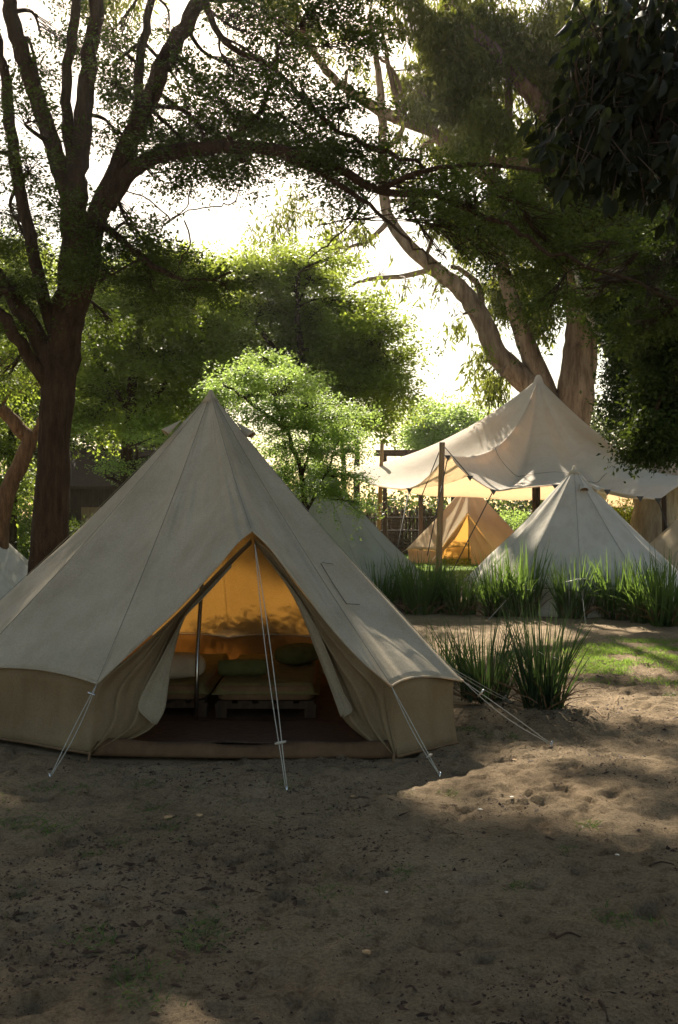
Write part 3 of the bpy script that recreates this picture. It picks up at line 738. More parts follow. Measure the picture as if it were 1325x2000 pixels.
bell('small glowing tan bell tent with an open door under the shade canopy', atp(916, 38.5), 38.5, 3.15, 2.6, 0.5, R(-99), M['canvas_tan'], M['canvas_tan'], vents=(), seed=13, sag=0.05, wide=True, nE=8)
bell('tan bell tent cut off by the right edge of the picture', atp(1425, 23.5), 23.5, 2.95, 2.55, 0.5, R(-100), M['canvas_tan'], M['canvas_tan'], vents=(), seed=14)
bell('pale bell tent corner cut off by the left edge of the picture', atp(-150, 17.0), 17.0, 2.8, 2.35, 0.48, R(-75), M['canvas_white'], M['canvas_tan'], vents=(), seed=15)

# ------------------------------------------------------------------ shade canopy (stretch tent)
st = thing('stretch_tent', 'large beige stretch shade canopy with a tall peak on wooden poles', 'canopy', (W(1052, 736, 31).x, 31, 0))
PKs = np.array(W(1052, 738, 33))
per = [(690, 934, 31.5), (742, 950, 29.5), (800, 954, 26.8), (838, 930, 26.2), (875, 890, 25.8), (893, 908, 25.8), (918, 930, 25.6), (964, 957, 25.3), (1000, 954, 25), (1039, 951, 24.8), (1085, 947, 24.8), (1122, 946, 24.8), (1160, 949, 24.8), (1186, 957, 24.8), (1212, 963, 24.8), (1250, 970, 24.8), (1285, 974, 24.8), (1310, 958, 25), (1340, 943, 25.3), (1400, 930, 26.8),
       (1450, 960, 30.5), (1420, 980, 34.1), (1300, 985, 35.6), (1180, 990, 36.1), (1080, 976, 36.4), (1000, 976, 36.4), (920, 970, 36.2), (840, 968, 35.8), (760, 950, 35.4), (702, 912, 34.6)]
Bp = catmull([tuple(W(*q)) for q in per+[per[0]]], 4)[:-1]
nbp = len(Bp); ntp = 34; V = []
for i in range(ntp+1):
    t = i/ntp
    te = t
    for k in range(nbp):
        b = Bp[k]; x = PKs[0]+(b[0]-PKs[0])*te; y = PKs[1]+(b[1]-PKs[1])*te
        dr = (b-PKs); dr = dr/np.linalg.norm(dr[:2])
        gg = (1-t)**(1.75+0.85*max(0, -dr[1])**1.5+0.45*max(0, -dr[0]))
        tt0 = 0.02; 
        z = b[2]+(PKs[2]-b[2])*gg
        left = max(0, (PKs[0]-b[0])/6.0); rid = math.exp(-((b[1]-31.5)/5)**2)*min(1, left)
        z += 0.45*rid*math.sin(math.pi*t)*(1-0.3*t)
        V.append((x, y, z))
f = [(i*nbp+k, i*nbp+(k+1) % nbp, (i+1)*nbp+(k+1) % nbp, (i+1)*nbp+k) for i in range(1, ntp) for k in range(nbp)]
f += [(0, nbp+(k+1) % nbp, nbp+k) for k in range(nbp)]
can = link('canopy', V, f, M['stretch'], st, True, 0.006)
hb = MB(); hb.tube(np.vstack([Bp, Bp[:1]]), 0.02, 5, cap=False); hb.build('hem', M['stretch'], can)
# stitched seam across the canopy
Vc = np.array(V).reshape(ntp+1, nbp, 3)
sm = MB(); kk = [k for k in range(nbp) if Bp[k][1] < 28.5 and Bp[k][0] > W(800, 900, 28).x and Bp[k][0] < W(1300, 900, 26).x]
sm.tube([Vc[19, k]+np.array([0, -0.03, 0.02]) for j, k in enumerate(kk)], 0.008, 4); sm.build('seam', M['seam'], can)
tc_ = MB(); tc_.tube([PKs+(0, 0, 0.1), PKs+(0, 0, 0.02), PKs-(0, 0, 0.16), PKs-(0, 0, 0.42)], [0.05, 0.11, 0.17, 0.27], 14); tc_.build('peak_cap', M['stretch'], st)
def spole(a, b, r_, m, lab=None):
    mb = MB(); a = np.array(a); b = np.array(b)
    mb.tube([a+(b-a)*t for t in np.linspace(0, 1, 8)], np.linspace(r_, r_*0.85, 8)*(1+0.04*np.sin(np.arange(8)*2.1)), 10)
    o = mb.build('pole', m, st)
    if lab: o['label'] = lab
spole((atp(856, 25.75), 25.75, 0), W(864, 864, 25.75), 0.085, M['polewood'], 'front wooden pole rising above the canopy edge')
spole((atp(737, 33), 33, 0), W(747, 858, 33), 0.075, M['polewood'], 'left rear wooden pole')
spole((atp(1047, 29.5), 29.5, 0), Vector((atp(1045, 29.5), 29.5, 2.75)), 0.10, M['darkwood'], 'dark inner pole')
spole((PKs[0], 33.12, 0), PKs+(0, 0.12, -0.25), 0.09, M['darkwood'], 'tall centre pole under the peak')
spole((atp(1300, 25.4), 25.4, 0), W(1297, 968, 25.1), 0.07, M['darkwood'])
def srope(a, b, r_=0.014):
    mb = MB(); mb.tube([a, b], r_, 4); mb.build('guy_rope', M['rope_dark'], st)
top = W(864, 868, 25.75)
srope(top, G(760, 1130)*1.0); srope(W(875, 893, 25.8), W(835, 1085, 24)*1.0)
srope(W(868, 872, 25.75), W(918, 930, 25.6)); srope(W(1285, 975, 24.8), Vector((atp(1345, 24.5), 24.5, 0)))
srope(W(800, 955, 26.8), Vector((atp(760, 24.5), 24.5, 0))); srope(W(964, 958, 25.3), Vector((atp(865, 24.3), 24.3, 0)))
tb = 0
for k in (2, 4, 6, 7, 10, 13, 15, 16):
    q = W(*per[k]); V_ = [q+Vector((-0.09, -0.02, 0.01)), q+Vector((0.09, -0.02, 0.01)), q+Vector((0.0, -0.05, -0.13))]
    link('corner_tab', V_, [(0, 1, 2)], M['rope_dark'], can, False, 0.02)

# ------------------------------------------------------------------ far fences and buildings
fe = thing('woven_fence', 'dark woven reed fence beyond the lawn under the canopy', 'fence', (3.0, 46, 0))
mb = MB(); x0, x1 = atp(690, 46), atp(1230, 46)
for i in range(150):
    x = x0+(x1-x0)*i/149; h = 2.0+0.18*math.sin(i*1.7)+0.1*math.sin(i*0.37)
    mb.tube([(x, 46+0.05*math.sin(i), 0), (x+0.03*math.sin(i*3), 46, h)], 0.05, 5)
mb.build('reed_panel', M['thatch'], fe)
mb = MB()
for z in (0.5, 1.1, 1.7): mb.tube([(x0, 45.92, z), (x1, 45.92, z)], 0.045, 6)
mb.build('rail', M['darkwood'], fe)
pg = thing('pergola', 'dark flat beam pergola beyond the left canopy corner', 'pergola', (atp(785, 40), 40, 0))
for x in (752, 822):
    mb = MB(); mb.box((atp(x, 40), 40, 2.15), (0.16, 0.16, 4.3)); mb.build('post', M['darkwood'], pg, False)
mb = MB(); mb.box((atp(787, 40), 39.9, 4.36), (2.2, 0.2, 0.16)); mb.box((atp(787, 40), 41.5, 4.36), (2.2, 0.2, 0.14)); mb.build('beam', M['darkwood'], pg, False)
hut = thing('garden_hut', 'dark brown timber hut in the shade behind the acacia trunk', 'hut', (atp(215, 34), 34, 0))
hx = atp(215, 34)
mb = MB()
for i in range(22): mb.box((hx-2.0+i*0.19, 34, 1.4), (0.175, 0.08, 2.8))
mb.build('front_wall', M['darkwood'], hut, False)
mb = MB(); mb.box((hx-2.02, 35.5, 1.4), (0.1, 2.9, 2.8)); mb.box((hx+2.1, 35.5, 1.4), (0.1, 2.9, 2.8)); mb.box((hx+0.03, 37, 1.4), (4.2, 0.1, 2.8)); mb.build('side_wall', M['darkwood'], hut, False)
mb = MB(); mb.add([(hx-2.5, 33.4, 2.75), (hx+2.6, 33.4, 2.75), (hx+2.6, 35.5, 4.1), (hx-2.5, 35.5, 4.1), (hx-2.5, 37.6, 2.75), (hx+2.6, 37.6, 2.75)], [(0, 1, 2, 3), (3, 2, 5, 4)]); mb.build('roof', M['darkwood'], hut, False, 0.12)
for k in (0.45, 1.25):
    mb = MB(); mb.box((hx, 33.3, k), (4.6, 0.06, 0.08)); mb.build('rail', M['darkwood'], hut, False)
mb = MB(); mb.box((hx-0.5, 33.93, 1.05), (0.9, 0.05, 2.1)); mb.build('door', M['polewood'], hut, False)

# ------------------------------------------------------------------ trees
D = 13.0
T = Tree('acacia_tree', 'big dark acacia with a forked trunk at left and one limb reaching far right', 'tree', (atp(95, D), D, 0), M['bark_brown'], M['lf_acacia'], 'acacia', 21, lsize=0.058)
T.limb([(90, 1300, D, 50), (93, 1180, D, 42), (95, 1100, D, 38), (103, 960, D, 33), (107, 860, D, 30), (113, 760, D, 33), (125, 680, D, 34), (138, 590, D, 30), (146, 500, D, 28), (146, 400, D, 25), (152, 320, D, 20), (165, 200, D, 17), (180, 80, D, 15), (200, -60, D, 12), (235, -260, D, 8)], 16)
T.limb([(130, 660, D, 22), (168, 540, D, 22), (186, 430, D, 21), (225, 345, D, 21), (262, 255, D, 19), (300, 170, D, 18), (340, 85, D-.1, 17), (395, -5, D-.3, 14), (450, -120, D-.6, 11), (520, -280, D-1, 7)], 12)
T.limb([(272, 235, D, 11), (272, 130, D+.1, 9), (288, 40, D+.2, 8), (312, -80, D+.3, 6)])
T.limb([(140, 400, D, 18), (118, 330, D, 18), (92, 250, D, 17), (60, 150, D, 16), (28, 50, D, 15), (10, -40, D, 12), (-20, -220, D, 7)], 12)
T.limb([(145, 330, D-.05, 13), (132, 240, D, 11), (133, 130, D, 10), (150, 20, D, 9), (150, -120, D, 5)])
T.limb([(113, 740, D-.05, 24), (72, 655, D-.1, 18), (30, 585, D-.2, 16), (-20, 515, D-.3, 14), (-110, 420, D-.5, 9)], 10)
T.limb([(118, 680, D, 16), (85, 580, D, 13), (58, 460, D, 12), (32, 330, D, 12), (14, 190, D, 11), (-5, 80, D, 8), (-40, -100, D, 5)])
T.limb([(110, 770, D, 16), (60, 700, D-.2, 13), (10, 625, D-.4, 12), (-60, 560, D-.6, 8)])
T.limb([(205, 400, D, 22), (255, 335, D-.1, 16), (320, 300, D-.3, 14), (420, 288, D-.6, 13), (530, 290, D-.9, 12), (640, 318, D-1.2, 9.5), (740, 370, D-1.4, 8), (860, 386, D-1.7, 6.5), (970, 430, D-1.9, 5), (1080, 490, D-2.1, 4), (1220, 545, D-2.3, 3), (1340, 600, D-2.4, 2)], 10)
T.limb([(395, -5, D-.3, 8), (440, 82, D-.6, 6), (530, 130, D-.9, 5), (600, 200, D-1.1, 4.5), (660, 255, D-1.3, 4), (740, 290, D-1.5, 5), (830, 330, D-1.6, 3)])
T.limb([(420, 288, D-.6, 8), (500, 230, D-.8, 6), (530, 160, D-.9, 4), (545, 90, D-1, 3)])
T.limb([(530, 290, D-.9, 8), (640, 345, D-1.3, 6), (720, 400, D-1.6, 4), (800, 470, D-1.8, 2.5), (850, 520, D-1.9, 2)])
T.limb([(740, 370, D-1.4, 6), (840, 330, D-1.7, 5), (960, 320, D-2, 4), (1080, 330, D-2.2, 3)])
T.limb([(190, 430, D, 9), (240, 470, D-.2, 7), (300, 520, D-.4, 6), (370, 545, D-.6, 4), (450, 540, D-.8, 2)])
# bare drooping twigs against the sky
for tw_ in ([(240, 370), (290, 390), (330, 430), (320, 440)], [(330, 430), (365, 405), (370, 370)], [(320, 440), (370, 410), (420, 405), (460, 393)], [(360, 430), (373, 470), (355, 510), (340, 530)], [(620, 440), (650, 435), (690, 430), (640, 480), (600, 500)]):
    T.limb([(a, b, D-.3, 1.6) for a, b in tw_], 4, 4)
for c in [ # px,py,rx,ry,n sprays
    (30, 110, 60, 40, 14), (60, 230, 60, 30, 12), (50, 330, 70, 34, 20), (30, 420, 60, 40, 22), (85, 190, 50, 22, 10),
    (215, 60, 50, 34, 10), (250, 100, 60, 28, 16), (215, 160, 50, 24, 12), (240, 190, 60, 30, 22), (330, 60, 50, 28, 10),
    (350, 130, 60, 30, 14), (390, 180, 70, 30, 18), (300, 230, 70, 26, 22), (230, 260, 55, 22, 16), (370, 235, 80, 26, 26), (450, 215, 70, 30, 24),
    (300, 270, 60, 18, 16), (420, 262, 90, 22, 34), (500, 262, 80, 24, 28), (330, 312, 70, 20, 24), (410, 318, 80, 20, 30), (480, 312, 70, 20, 20), (300, 342, 60, 15, 14), (430, 340, 60, 14, 12),
    (460, 50, 80, 40, 30), (600, 20, 90, 40, 30), (700, 60, 80, 40, 22), (80, 60, 60, 40, 14), (180, 30, 60, 30, 12), (460, 130, 60, 30, 16), (520, 140, 70, 40, 20), (560, 60, 80, 45, 26), (590, 180, 70, 36, 22), (560, 240, 70, 30, 26), (620, 270, 70, 30, 30), (670, 210, 60, 36, 18), (560, 310, 60, 20, 20),
    (640, 340, 70, 28, 32), (700, 300, 70, 30, 30), (720, 370, 60, 24, 24), (770, 320, 70, 24, 18), (690, 410, 40, 16, 6), (800, 410, 40, 22, 12), (830, 370, 70, 36, 30), (870, 430, 70, 40, 34),
    (860, 490, 30, 20, 6), (910, 480, 60, 40, 26), (930, 400, 70, 40, 28), (990, 460, 80, 42, 40), (1000, 530, 70, 36, 26), (1060, 430, 80, 36, 30), (1090, 510, 90, 40, 46), (1150, 570, 80, 40, 40), (1080, 590, 60, 30, 16), (1170, 490, 80, 40, 40),
    (1230, 540, 80, 44, 46), (1300, 600, 80, 44, 46), (1290, 500, 70, 40, 36), (1240, 640, 60, 36, 26), (1200, 430, 70, 36, 22), (900, 340, 70, 26, 18), (1000, 370, 70, 26, 20),
    (200, 440, 50, 34, 18), (255, 440, 50, 40, 22), (250, 500, 70, 40, 36), (310, 500, 50, 32, 20), (200, 540, 60, 40, 30), (300, 560, 70, 36, 32), (370, 560, 60, 30, 22), (440, 555, 50, 26, 12), (60, 480, 60, 34, 18),
    (20, 560, 60, 40, 18), (50, 640, 60, 40, 14), (20, 720, 60, 40, 16), (220, 620, 60, 36, 16),
    (-30, 300, 60, 60, 20), (-40, 480, 60, 60, 20)]:
    T.clump(c[0], c[1], D-0.9*max(0, min(1.6, (c[0]-300)/450))+T.r.uniform(-0.9, 2.2), c[2], c[3], c[4]*(1.7 if c[0] < 700 else 1.45), rd=T.r.uniform(0.5, 0.9))
# the crown goes on above the frame and shades the clearing
for k in range(80):
    x = T.r.uniform(-700, 1500); y = T.r.uniform(-620, -30); d = T.r.uniform(8.5, 13.5)
    T.clump(x, y, d, T.r.uniform(70, 150), T.r.uniform(30, 60), 24, rd=T.r.uniform(0.6, 1.1), link_=False)
T.build()

# thin reddish tree at the left edge
T = Tree('leaning_tree', 'thin leaning reddish trunk at the far left edge behind the acacia', 'tree', (atp(0, 17), 17, 0), M['bark_red'], M['lf_dense'], 'bush', 22, lsize=0.07)
T.limb([(0, 1225, 17, 20), (2, 1060, 17, 16), (10, 980, 17, 17), (30, 925, 17, 16), (58, 872, 17, 15), (45, 845, 17, 14), (18, 815, 17, 13), (-30, 775, 17, 11), (-90, 700, 17, 8)], 12)
T.limb([(58, 880, 17, 8), (80, 820, 17, 6), (95, 770, 17, 4)])
for c in [(20, 700, 70, 50, 40), (-60, 660, 80, 70, 40), (40, 760, 50, 30, 16), (70, 730, 60, 40, 18)]: T.clump(c[0], c[1], 17+T.r.uniform(-.5, .8), c[2], c[3], c[4])
T.build()

# feathery pale acacia in the sun
T = Tree('feathery_acacia', 'young pale green feathery acacia in sunlight behind the front tent', 'tree', (atp(600, 17.5), 17.5, 0), M['bark_brown'], M['lf_light'], 'acacia', 23, lsize=0.05)
T.limb([(600, 1208, 17.5, 7), (600, 1050, 17.5, 6), (590, 930, 17.4, 5), (560, 840, 17.3, 3.5), (530, 760, 17.2, 2.5), (510, 710, 17.2, 2)], 8)
T.limb([(598, 1000, 17.5, 3.5), (632, 935, 17.6, 2.6), (655, 880, 17.8, 2), (672, 830, 17.9, 1.2)])
T.limb([(590, 930, 17.4, 3), (612, 860, 17.6, 2.2), (632, 800, 17.7, 1.4)])
T.limb([(560, 840, 17.3, 4), (480, 780, 17.3, 3), (430, 740, 17.3, 2)])
for c in [(470, 735, 45, 22, 18), (520, 715, 50, 20, 20), (440, 770, 40, 22, 12), (500, 770, 60, 22, 26), (560, 750, 60, 22, 26), (600, 790, 70, 22, 32), (530, 810, 60, 24, 26), (650, 815, 50, 20, 22), (585, 830, 70, 22, 28), (660, 850, 50, 22, 22), (620, 875, 60, 22, 24), (560, 870, 50, 24, 20),
          (680, 880, 24, 18, 5), (640, 915, 60, 20, 22), (590, 910, 50, 24, 18), (665, 930, 34, 18, 7), (600, 950, 44, 22, 14), (650, 960, 50, 20, 14), (690, 975, 26, 18, 4), (706, 1000, 18, 14, 2), (555, 930, 40, 24, 12), (575, 975, 40, 20, 10)]:
    T.clump(c[0], c[1], 17.2+T.r.uniform(-1.0, 1.0), c[2], c[3], c[4]*3.4, rd=0.6, own=0.2)
T.build()
# low sunlit boughs at left behind the trunk
T = Tree('sunlit_bush', 'sunlit pale green bush between the acacia trunk and the front tent', 'bush', (atp(250, 19), 19, 0), M['bark_brown'], M['lf_light'], 'acacia', 24, lsize=0.055)
T.limb([(270, 1190, 19, 7), (268, 1000, 19, 6), (262, 920, 19, 4), (270, 860, 19, 2)], 7)
T.limb([(268, 1000, 19, 4), (230, 940, 18.8, 3), (205, 930, 18.6, 2)])
for c in [(285, 870, 40, 20, 12), (260, 905, 44, 18, 14), (225, 925, 34, 12, 8), (300, 900, 40, 22, 12), (330, 845, 30, 18, 6), (190, 850, 24, 14, 5)]: T.clump(c[0], c[1], 19+T.r.uniform(-.5, .5), c[2], c[3], c[4], rd=0.4)
T.build()

# dense green trees in the middle distance
def dense(name, label, px, d, trunk, clumps, leaf, seed, ls, style='acacia', bark='bark_brown', group='dense trees in the middle distance', lk=True, cat='tree'):
    T = Tree(name, label, cat, (atp(px, d), d, 0), M[bark], M[leaf], style, seed, group, lsize=ls)
    for l_ in trunk: T.limb([(a, b, d+dd, r_) for a, b, dd, r_ in l_], 8)
    for c in clumps:
        T.clump(c[0], c[1], d+T.r.uniform(-1.6, 1.6), c[2], c[3]*0.9, c[4]*2.3, own=1.5)
    return T.build()
def gy(d): return HZ+F*CAMH/d
dense('broad_tree', 'rounded dense green tree in the centre behind the feathery acacia', 620, 27,
      [[(620, gy(27), 0, 14), (625, 950, 0, 12), (610, 830, 0, 10), (590, 700, 0, 8), (580, 600, 0, 5)], [(620, 850, 0, 7), (700, 760, 0, 6), (760, 700, 0, 3)], [(600, 760, 0, 6), (520, 660, 0, 5), (470, 600, 0, 3)]],
      [(430, 590, 60, 40, 60), (480, 545, 60, 36, 60), (550, 530, 70, 36, 70), (610, 540, 60, 36, 55), (520, 610, 90, 50, 110), (610, 620, 90, 50, 110), (680, 600, 60, 44, 60), (720, 650, 60, 44, 70), (660, 690, 90, 50, 110), (560, 690, 90, 50, 110), (470, 680, 80, 50, 90), (745, 705, 50, 38, 50), (700, 750, 80, 44, 90), (758, 755, 36, 32, 30), (748, 795, 34, 22, 20), (620, 760, 80, 40, 80), (580, 500, 30, 20, 12), (640, 500, 40, 20, 12), (782, 705, 20, 24, 8), (735, 825, 24, 20, 10), (430, 650, 60, 40, 50)],
      'lf_dense', 31, 0.105)
dense('broad_tree', 'dark spreading green tree left of centre, behind the forked acacia', 260, 24,
      [[(240, gy(24), 0, 14), (245, 950, 0, 12), (255, 800, 0, 10), (270, 660, 0, 7), (280, 560, 0, 4)], [(250, 850, 0, 7), (330, 740, 0, 5), (400, 660, 0, 3)], [(250, 800, 0, 7), (190, 700, 0, 5), (150, 600, 0, 3)]],
      [(300, 510, 60, 34, 44), (240, 540, 70, 40, 60), (350, 560, 70, 40, 70), (180, 590, 60, 44, 50), (280, 610, 90, 50, 110), (380, 640, 80, 50, 90), (200, 670, 80, 50, 80), (300, 700, 100, 50, 120), (400, 720, 70, 44, 70), (220, 760, 80, 44, 80), (320, 780, 80, 40, 80), (180, 820, 60, 30, 34), (290, 830, 60, 30, 36), (400, 590, 60, 34, 50), (430, 770, 44, 24, 24)],
      'lf_dense', 32, 0.10)
dense('broad_tree', 'bright green tree at the far left edge above the leaning trunk', 20, 27,
      [[(20, gy(27), 0, 12), (25, 900, 0, 10), (30, 700, 0, 7), (30, 560, 0, 4)]],
      [(20, 500, 60, 40, 50), (60, 540, 60, 40, 60), (-20, 570, 60, 50, 60), (40, 620, 80, 50, 90), (90, 680, 60, 50, 60), (0, 700, 80, 50, 80), (60, 760, 70, 40, 60), (150, 640, 60, 60, 50), (170, 730, 50, 50, 40), (0, 880, 60, 50, 50), (20, 940, 60, 40, 40), (165, 800, 40, 34, 30), (75, 850, 40, 34, 16)],
      'lf_dense', 33, 0.105)
dense('broad_tree', 'dark low tree behind the timber hut at left', 190, 38,
      [[(190, gy(38), 0, 9), (195, 900, 0, 8), (200, 780, 0, 4)]],
      [(60, 760, 60, 50, 60), (130, 800, 60, 50, 60), (200, 800, 60, 50, 60), (270, 820, 60, 50, 60), (340, 800, 60, 50, 60), (400, 860, 60, 60, 60), (110, 880, 60, 50, 50), (320, 900, 60, 50, 50), (60, 930, 50, 50, 40), (250, 900, 70, 50, 50)],
      'lf_right', 36, 0.15)
dense('far_tree', 'small pale tree on the skyline left of the canopy peak', 885, 52,
      [[(885, gy(52), 0, 5), (885, 900, 0, 4), (880, 840, 0, 2)]],
      [(850, 835, 34, 20, 50), (885, 820, 36, 18, 50), (925, 828, 34, 16, 40), (870, 855, 50, 18, 60), (915, 850, 40, 16, 40), (840, 860, 30, 16, 24), (850, 805, 20, 12, 12)], 'lf_light', 34, 0.19, group='far trees on the skyline')
dense('far_tree', 'small dark tree with bare trunks left of the leftmost canopy pole', 690, 44,
      [[(670, gy(44), 0, 5), (672, 930, 0, 5), (668, 850, 0, 4)], [(697, gy(44), 0, 7), (697, 930, 0, 6), (697, 840, 0, 4)]],
      [(650, 845, 30, 20, 24), (690, 835, 34, 18, 24), (720, 830, 24, 14, 12)], 'lf_dense', 35, 0.16, group='far trees on the skyline')
def shrub(label, px, d, w_, h_, leaf, seed, n=120, ls=0.10, name='shrub', group='shrubs along the far edge of the lawn'):
    py0 = gy(d); hp = h_/d*F; wp = w_/2/d*F
    T = Tree(name, label, 'shrub', (atp(px, d), d, 0), M['bark_brown'], M[leaf], 'bush', seed, group, lsize=ls)
    T.limb([(px, py0, d, 4), (px+3, py0-hp*0.4, d, 3), (px-2, py0-hp*0.7, d, 2)], 6)
    for k in range(7):
        T.clump(px+T.r.uniform(-0.6, 0.6)*wp, py0-hp*T.r.uniform(0.22, 0.78), d+T.r.uniform(-.5, .5)*w_*0.5, wp*0.5, hp*0.27, n/4)
    return T.build()
for i, (px, d, w_, h_, lf, lab) in enumerate([
    (20, 31, 3.0, 1.5, 'lf_dense', 'low dark shrub at the far left edge of the lawn'), (85, 33, 3, 2.4, 'lf_dense', 'rounded shrub behind the leaning trunk'), (160, 26, 2.6, 1.6, 'lf_right', 'dark shrub at the right foot of the forked acacia trunk'),
    (235, 29, 3, 1.9, 'lf_right', 'dark shrub in front of the timber hut'), (330, 27, 3, 2.2, 'lf_dense', 'shrub right of the timber hut behind the tent roof'),
    (420, 30, 3.4, 3.0, 'lf_dense', 'tall shrub hidden behind the front tent peak'), (540, 30, 3.2, 3.0, 'lf_dense', 'tall shrub below the round green tree'),
    (1010, 42, 3.4, 1.9, 'lf_light', 'bright shrub right of the glowing tent under the canopy'), (960, 45, 2.6, 1.5, 'lf_dense', 'low shrub by the woven fence'), (1200, 34, 3.4, 2.6, 'lf_dense', 'shrub at the foot of the pale gum trunk'), (1320, 38, 4.0, 3.4, 'lf_dense', 'tall shrub at the right edge behind the canopy'), (-60, 34, 4, 3.4, 'lf_light', 'tall bright shrub cut off at the left edge')]):
    shrub(lab, px, d, w_, h_, lf, 50+i, n=150)

# a wood far off that reads as one mass, open in the middle
rgw = np.random.default_rng(77); P_ = []; 
for (x0_, x1_, y_, h0, h1, n_) in [(-45, -7, 62, 5, 9, 240), (1.5, 12, 64, 2.0, 3.4, 60), (12, 50, 62, 6, 12, 260)]:
    for _ in range(n_):
        x = rgw.uniform(x0_, x1_); hh = (h0+(h1-h0)*vnoise(np.array(x*0.13), np.array(3.0), 5))
        c = np.array([x, y_+rgw.uniform(-3, 3), rgw.uniform(0.1, 1)*hh]); kk = 150
        v = rgw.standard_normal((kk, 3))*np.array([1.3, 1.1, 0.8])*0.8; P_.append(c+v)
P_ = np.concatenate(P_); P_ = P_[P_[:, 2] > 0.1]; k = len(P_)
tag(leaves_mesh('far_wood', P_, rgw.standard_normal((k, 3)), rgw.standard_normal((k, 3)), rgw.uniform(.2, .4, k), rgw.uniform(.12, .22, k), M['lf_right'], None), 'far off green wood seen between the trunks', kind='stuff')

# eucalyptus group at right
d = 37
T = Tree('gum_tree', 'huge gum tree rising behind the shade canopy, its mottled limbs spreading left', 'tree', (atp(1130, d), d, 0), M['bark_euc'], M['lf_euc'], 'droop', 41, lsize=0.29)
T.limb([(1115, gy(d), 0+d, 48), (1112, 950, d, 42), (1112, 850, d, 38), (1122, 780, d, 38), (1132, 700, d, 34), (1134, 620, d, 29), (1115, 540, d, 22), (1090, 470, d, 19), (1050, 410, d, 16), (1000, 375, d, 14), (950, 345, d, 12), (900, 305, d, 12), (850, 262, d, 11), (785, 235, d, 11), (712, 198, d, 10), (650, 150, d, 8), (600, 80, d, 7), (575, 0, d, 5)], 12)
T.limb([(1100, 860, d, 26), (1062, 780, d, 25), (1015, 735, d, 23), (970, 690, d, 21), (945, 630, d, 19), (905, 570, d, 17), (850, 525, d, 15), (800, 480, d, 13), (762, 430, d, 11), (748, 370, d, 10), (748, 300, d, 9), (745, 200, d, 8), (738, 120, d, 6), (720, 30, d, 4)], 10)
T.limb([(1075, 790, d, 22), (1040, 700, d, 20), (1010, 620, d, 16), (985, 530, d, 13), (965, 440, d, 11), (960, 370, d, 9), (985, 280, d, 9), (995, 180, d, 8), (990, 60, d, 6)], 10)
T.limb([(1115, 540, d, 16), (1130, 430, d-.5, 15), (1115, 310, d-1, 15), (1078, 235, d-1, 17), (1035, 180, d-1, 16), (1000, 140, d-1, 14), (960, 90, d-1, 11), (900, 50, d-1, 8), (870, 10, d-1, 6)], 10)
T.limb([(1000, 140, d-1, 8), (950, 80, d-1, 7), (900, 30, d-1.2, 6), (860, -30, d-1.2, 5)])
T.limb([(1100, 330, d-1, 10), (1030, 318, d-1.4, 9), (960, 315, d-1.6, 8), (915, 310, d-1.8, 6)])
T.limb([(850, 525, d, 6), (780, 540, d, 5), (720, 545, d, 4), (680, 560, d, 2)])
T.limb([(945, 630, d, 7), (935, 560, d, 6), (905, 530, d, 5), (880, 520, d, 4)])
T.limb([(762, 430, d, 6), (720, 470, d, 4), (690, 480, d, 3), (660, 500, d, 2)])
T.limb([(1128, 640, d, 16), (1170, 520, d, 13), (1200, 400, d, 11), (1220, 250, d, 9), (1230, 80, d, 6)])
T.limb([(748, 300, d, 6), (790, 240, d, 5), (775, 150, d, 4), (740, 110, d, 3)])
T.limb([(785, 235, d, 6), (760, 130, d, 5), (745, 40, d, 3)])
for c in [(620, 50, 60, 50, 20), (680, 60, 60, 50, 30), (740, 50, 60, 50, 40), (800, 40, 60, 50, 46), (860, 70, 60, 50, 50), (690, 130, 50, 34, 12), (820, 120, 60, 40, 40), (880, 140, 60, 44, 46), (930, 60, 60, 50, 46), (990, 60, 60, 50, 46), (1060, 60, 60, 60, 56), (1130, 60, 60, 60, 56), (950, 150, 50, 40, 34), (1060, 140, 50, 50, 36), (1120, 160, 60, 60, 56), (1180, 120, 60, 60, 56),
          (850, 190, 50, 36, 30), (910, 220, 56, 44, 40), (960, 250, 50, 40, 30), (850, 260, 50, 34, 24), (900, 300, 50, 34, 22), (1030, 260, 50, 50, 34), (1100, 240, 60, 50, 44), (1170, 230, 60, 60, 56), (1240, 200, 60, 60, 50), (1040, 350, 60, 40, 34), (1120, 350, 60, 50, 44), (1200, 340, 60, 50, 56), (1270, 330, 60, 60, 56), (950, 400, 50, 34, 20), (880, 380, 40, 30, 14),
          (820, 340, 40, 30, 10), (780, 290, 34, 26, 8), (1050, 440, 60, 40, 34), (1130, 430, 60, 40, 44), (1210, 430, 60, 50, 56), (1290, 440, 60, 60, 56), (990, 460, 50, 40, 26), (920, 450, 50, 34, 20), (860, 440, 36, 24, 10), (830, 400, 34, 24, 8), (1010, 560, 50, 40, 24), (1060, 600, 50, 40, 30), (960, 560, 34, 30, 10), (1060, 530, 50, 36, 26), (1180, 520, 60, 50, 50), (1260, 540, 70, 60, 60), (1210, 600, 40, 40, 26),
          (700, 500, 34, 24, 9), (740, 530, 40, 20, 10), (790, 560, 40, 20, 9), (680, 450, 34, 24, 7), (650, 500, 34, 24, 7), (600, 400, 30, 26, 5), (560, 400, 34, 26, 5), (640, 420, 30, 20, 4), (845, 575, 26, 14, 5), (945, 700, 16, 26, 4), (958, 730, 14, 16, 3), (905, 610, 20, 16, 3), (540, 450, 24, 16, 3), (620, 470, 30, 20, 5), (980, 730, 22, 16, 6), (520, 420, 24, 20, 3)]:
    T.clump(c[0], c[1], d+T.r.uniform(-2.5, 2.5), c[2]*1.05, c[3]*1.05, c[4]*(1.5 if c[0] < 760 else (2.0 if c[0] < 840 else 2.9)), rd=2.2, own=2.5)
